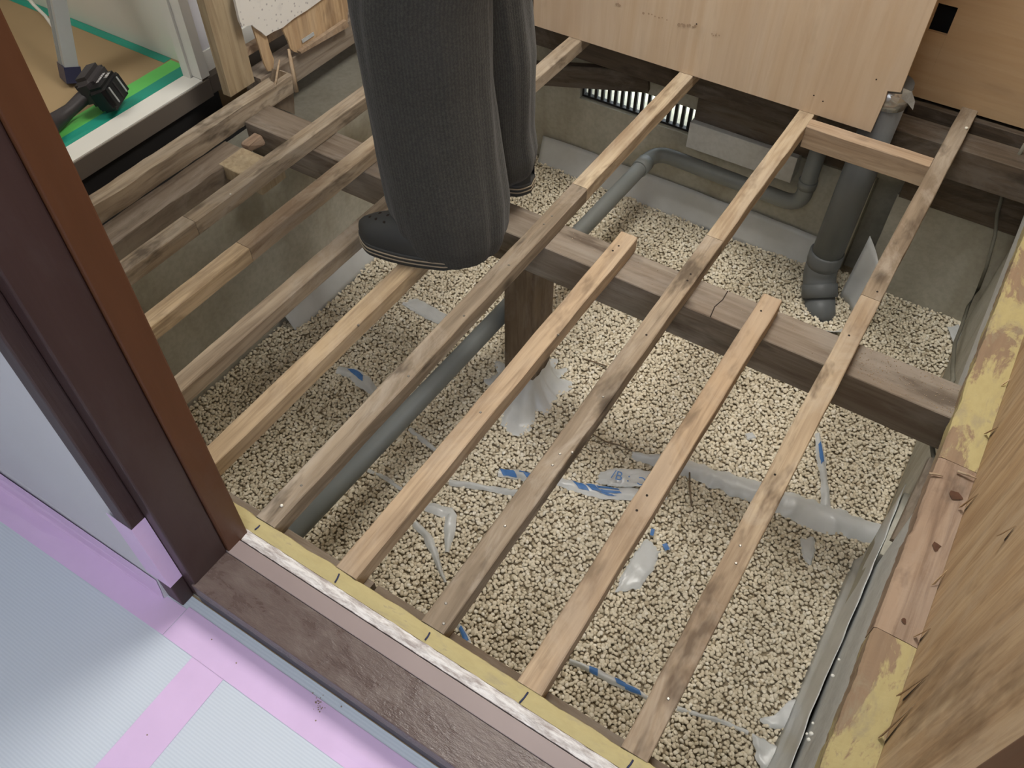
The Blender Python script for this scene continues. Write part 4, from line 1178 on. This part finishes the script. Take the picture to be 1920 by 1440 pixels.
ROT = R(30)
front = [(-0.957, 0.868, 0.012, 0.120, 0.112, ROT), (-0.963, 0.868, 0.05, 0.138, 0.122, ROT), (-0.975, 0.872, 0.13, 0.146, 0.126, ROT), (-1.000, 0.885, 0.26, 0.146, 0.125, ROT),
         (-1.022, 0.895, 0.42, 0.145, 0.122, ROT), (-1.032, 0.905, 0.60, 0.148, 0.126, ROT), (-1.020, 0.93, 0.78, 0.15, 0.14, ROT), (-0.98, 0.98, 0.92, 0.155, 0.14, ROT)]
rear = [(-0.985, 1.125, 0.050, 0.070, 0.075, ROT), (-0.982, 1.125, 0.075, 0.092, 0.090, ROT), (-0.982, 1.12, 0.12, 0.100, 0.092, ROT), (-0.985, 1.11, 0.20, 0.096, 0.09, ROT), (-0.985, 1.10, 0.40, 0.100, 0.095, ROT),
        (-0.998, 1.08, 0.60, 0.105, 0.10, ROT), (-0.980, 1.06, 0.78, 0.12, 0.115, ROT), (-0.98, 1.03, 0.92, 0.14, 0.13, ROT)]
bm = bmesh.new(); loft(bm, interp(front, 60), 96, fold=0.10, seed=1.0); loft(bm, interp(rear, 60), 80, fold=0.13, seed=4.0)
hip = [(-0.985, 0.985, 0.86, 0.19, 0.165, ROT), (-0.98, 0.99, 0.96, 0.20, 0.15, ROT), (-0.98, 0.99, 1.04, 0.17, 0.125, ROT)]
loft(bm, interp(hip, 10), 64, fold=0.04, seed=9)
child('trousers', bm, M['cloth'], pe)

# body: one continuous skin surface
def skin_body():
    J = [((-0.98, 0.99, 0.95), .11), ((-0.98, 0.99, 1.12), .105), ((-0.985, 0.98, 1.30), .115), ((-0.99, 0.975, 1.40), .09), ((-0.995, 0.965, 1.47), .052), ((-1.01, 0.95, 1.55), .072), ((-1.015, 0.945, 1.64), .085), ((-1.01, 0.95, 1.70), .06)]
    V_, E_, Rr = [], [], []
    def add(p, r, par=None):
        V_.append(p); Rr.append(r); i = len(V_) - 1
        if par is not None: E_.append((par, i))
        return i
    prev = None; idx = []
    for p, r in J: prev = add(p, r, prev); idx.append(prev)
    for sx, hips, knee, ankle, toe in ((0, (-1.0, .93, .86), (-1.01, .895, .46), (-0.945, .82, .10), (-1.10, .775, .055)), (1, (-.965, 1.06, .86), (-.975, 1.10, .45), (-0.965, 1.14, .10), (-1.10, 1.105, .052))):
        a = add(hips, .085, idx[0]); a = add(knee, .06, a); a = add(ankle, .036, a); add(toe, .026, a)
    for s_, sh, elb, wr in ((0, (-1.06, .83, 1.36), (-1.15, .74, 1.12), (-1.22, .80, .93)), (1, (-.92, 1.13, 1.36), (-.93, 1.22, 1.11), (-1.04, 1.20, .93))):
        a = add(sh, .052, idx[2]); a = add(elb, .038, a); a = add(wr, .026, a)
        h_ = Vector(wr); dn = (h_ - Vector(elb)).normalized(); sd = dn.cross(Vector((1, 0, 0))).normalized()
        pm = add(tuple(h_ + dn * .05), .024, a)
        for k, ln in enumerate((.068, .078, .074, .058)):
            b0 = h_ + dn * .075 + sd * (k - 1.5) * .019; f1 = add(tuple(b0), .009, pm); f2 = add(tuple(b0 + dn * ln * .55 + Vector((-.004, 0, 0))), .0085, f1); add(tuple(b0 + dn * ln + Vector((-.018, 0, .004))), .008, f2)
        t1 = add(tuple(h_ + dn * .025 + sd * .032), .010, a); add(tuple(h_ + dn * .065 + sd * .048 + Vector((-.012, 0, 0))), .009, t1)
    me = bpy.data.meshes.new('body'); me.from_pydata(V_, E_, [])
    o = bpy.data.objects.new('body', me); COL.objects.link(o); me.materials.append(M['skin'])
    sk = o.modifiers.new('skin', 'SKIN'); sk.use_smooth_shade = True
    for i, r in enumerate(Rr): me.skin_vertices[0].data[i].radius = (r, r)
    me.skin_vertices[0].data[0].use_root = True
    ss = o.modifiers.new('sub', 'SUBSURF'); ss.levels = 1; ss.render_levels = 1
    return child_of(o, pe)


skin_body()
bm = bmesh.new()
sh = [(-0.98, 0.99, 0.98, 0.185, 0.14, ROT), (-0.98, 0.99, 1.15, 0.18, 0.14, ROT), (-0.985, 0.98, 1.32, 0.205, 0.145, ROT), (-0.99, .975, 1.42, 0.17, 0.12, ROT), (-0.995, .967, 1.46, 0.07, 0.07, ROT)]
loft(bm, interp(sh, 24), 56, fold=.04, seed=3)
for a, b_, c in (((-1.05, .85, 1.38), (-1.11, .78, 1.24), (-1.15, .745, 1.11)), ((-.93, 1.11, 1.38), (-.92, 1.18, 1.24), (-.93, 1.22, 1.10))): tube(bm, [a, b_, c], [.072, .062, .055], 20)
child('shirt', bm, M['shirt'], pe)
bm = bmesh.new(); bmesh.ops.create_icosphere(bm, subdivisions=3, radius=1, matrix=Matrix.Translation((-1.005, .955, 1.665)) @ Matrix.Diagonal((.092, .092, .088, 1)))
bmesh.ops.delete(bm, geom=[v for v in bm.verts if v.co.z < 1.62 and v.co.x < -1.03], context='VERTS')
child('hair', bm, M['hair'], pe, smooth=True)


def clog(cx, cy, z0, ang, L=0.27, W=0.108):
    """moulded clog: rounded toe box with holes, ridged sole; toe towards ang"""
    mt = Matrix.Translation((cx, cy, z0)) @ Matrix.Rotation(ang, 4, 'Z')
    def wd(t_):  # half-width along the length, heel 0 .. toe 1
        return W / 2 * (0.74 + 0.30 * math.sin(math.pi * min(1, t_ * .95)) ** 1.1) * (1 - max(0, (t_ - .80) / .2) ** 2.2 * .75) * (1 - max(0, (.12 - t_) / .12) ** 2 * .55)
    def outline(g_, z, n=36):
        pts = []
        for k in range(n + 1): t_ = k / n; pts.append((t_ * L - L / 2, wd(t_) * g_, z))
        for k in range(n, -1, -1): t_ = k / n; pts.append((t_ * L - L / 2, -wd(t_) * g_, z))
        return [Vector(((x) * (1 + (g_ - 1) * .4), y, zz)) for x, y, zz in pts]
    def stack(lv, m, name, par, cap=True):
        bm = bmesh.new(); prev = None
        for g_, z in lv:
            row = [bm.verts.new(mt @ p) for p in outline(g_, z)]
            if prev:
                for k in range(len(row)): bm.faces.new((prev[k], prev[(k + 1) % len(row)], row[(k + 1) % len(row)], row[k])).smooth = True
            elif cap: bm.faces.new(row[::-1])
            prev = row
        if cap: bm.faces.new(prev)
        return child(name, bm, m, par)
    so_ = stack([(0.97, 0.0), (1.04, .004), (1.05, .013), (1.03, .015), (1.05, .018), (1.05, .024), (1.02, .026), (1.04, .029), (1.03, .036), (0.9, .038)], M['rubber'], 'clog', pe)
    for z in (.0155, .027): 
        ln = stack([(1.035, z - .0018), (1.075, z - .0014), (1.075, z + .0016), (1.035, z + .0018)], M['rubber_line'], 'sole_line', pe, cap=False)
        ln.parent = so_; ln.matrix_parent_inverse = Matrix.Translation(-Vector(pe.location)) if False else so_.matrix_parent_inverse.inverted() @ Matrix.Translation(-Vector(pe.location)) @ Matrix.Identity(4)
    bm = bmesh.new(); G = []
    nu, nv = 26, 16
    for i in range(nu + 1):
        t_ = 0.0 + 1.0 * i / nu; row = []
        hh = 0.030 + 0.042 * math.sin(math.pi * min(1, max(0, (1.04 - t_) / .62) * .5)) if t_ > .42 else 0.030 + .042 * (1 if t_ > .3 else .75)
        if t_ > .97: hh *= .8
        for j in range(nv + 1):
            a = math.pi * j / nv; row.append(bm.verts.new(mt @ Vector((t_ * L - L / 2, math.cos(a) * wd(t_) * .99, .034 + math.sin(a) ** .7 * hh))))
        G.append(row)
    for i in range(nu):
        for j in range(nv): bm.faces.new((G[i][j], G[i + 1][j], G[i + 1][j + 1], G[i][j + 1])).smooth = True
    up_ = child('clog_upper', bm, M['rubber'], pe)
    up_.parent = so_; up_.matrix_parent_inverse = so_.matrix_parent_inverse.inverted() @ Matrix.Translation(-Vector(pe.location))
    for tx, ty in ((.70, .35), (.70, -.05), (.70, -.42), (.80, .18), (.80, -.25), (.60, .15), (.60, -.28), (.88, .0)):
        yy = ty * wd(tx) * 1.0; hh = 0.030 + 0.042 * math.sin(math.pi * min(1, max(0, (1.04 - tx) / .62) * .5))
        zz = .034 + (1 - ty * ty) ** .35 * hh
        bm = bmesh.new(); bmesh.ops.create_icosphere(bm, subdivisions=2, radius=.0052, matrix=mt @ Matrix.Translation((tx * L - L / 2, yy, zz - .001)) @ Matrix.Diagonal((1, 1, .35, 1)))
        h_ = child('vent_hole', bm, M['nailhole'], pe)
        h_.parent = so_; h_.matrix_parent_inverse = so_.matrix_parent_inverse.inverted() @ Matrix.Translation(-Vector(pe.location))
    return so_


clog(-1.030, 0.784, 0.001, R(180 + 14), 0.270, 0.114)
clog(-1.035, 1.122, 0.001, R(180 + 15), 0.275, 0.11)
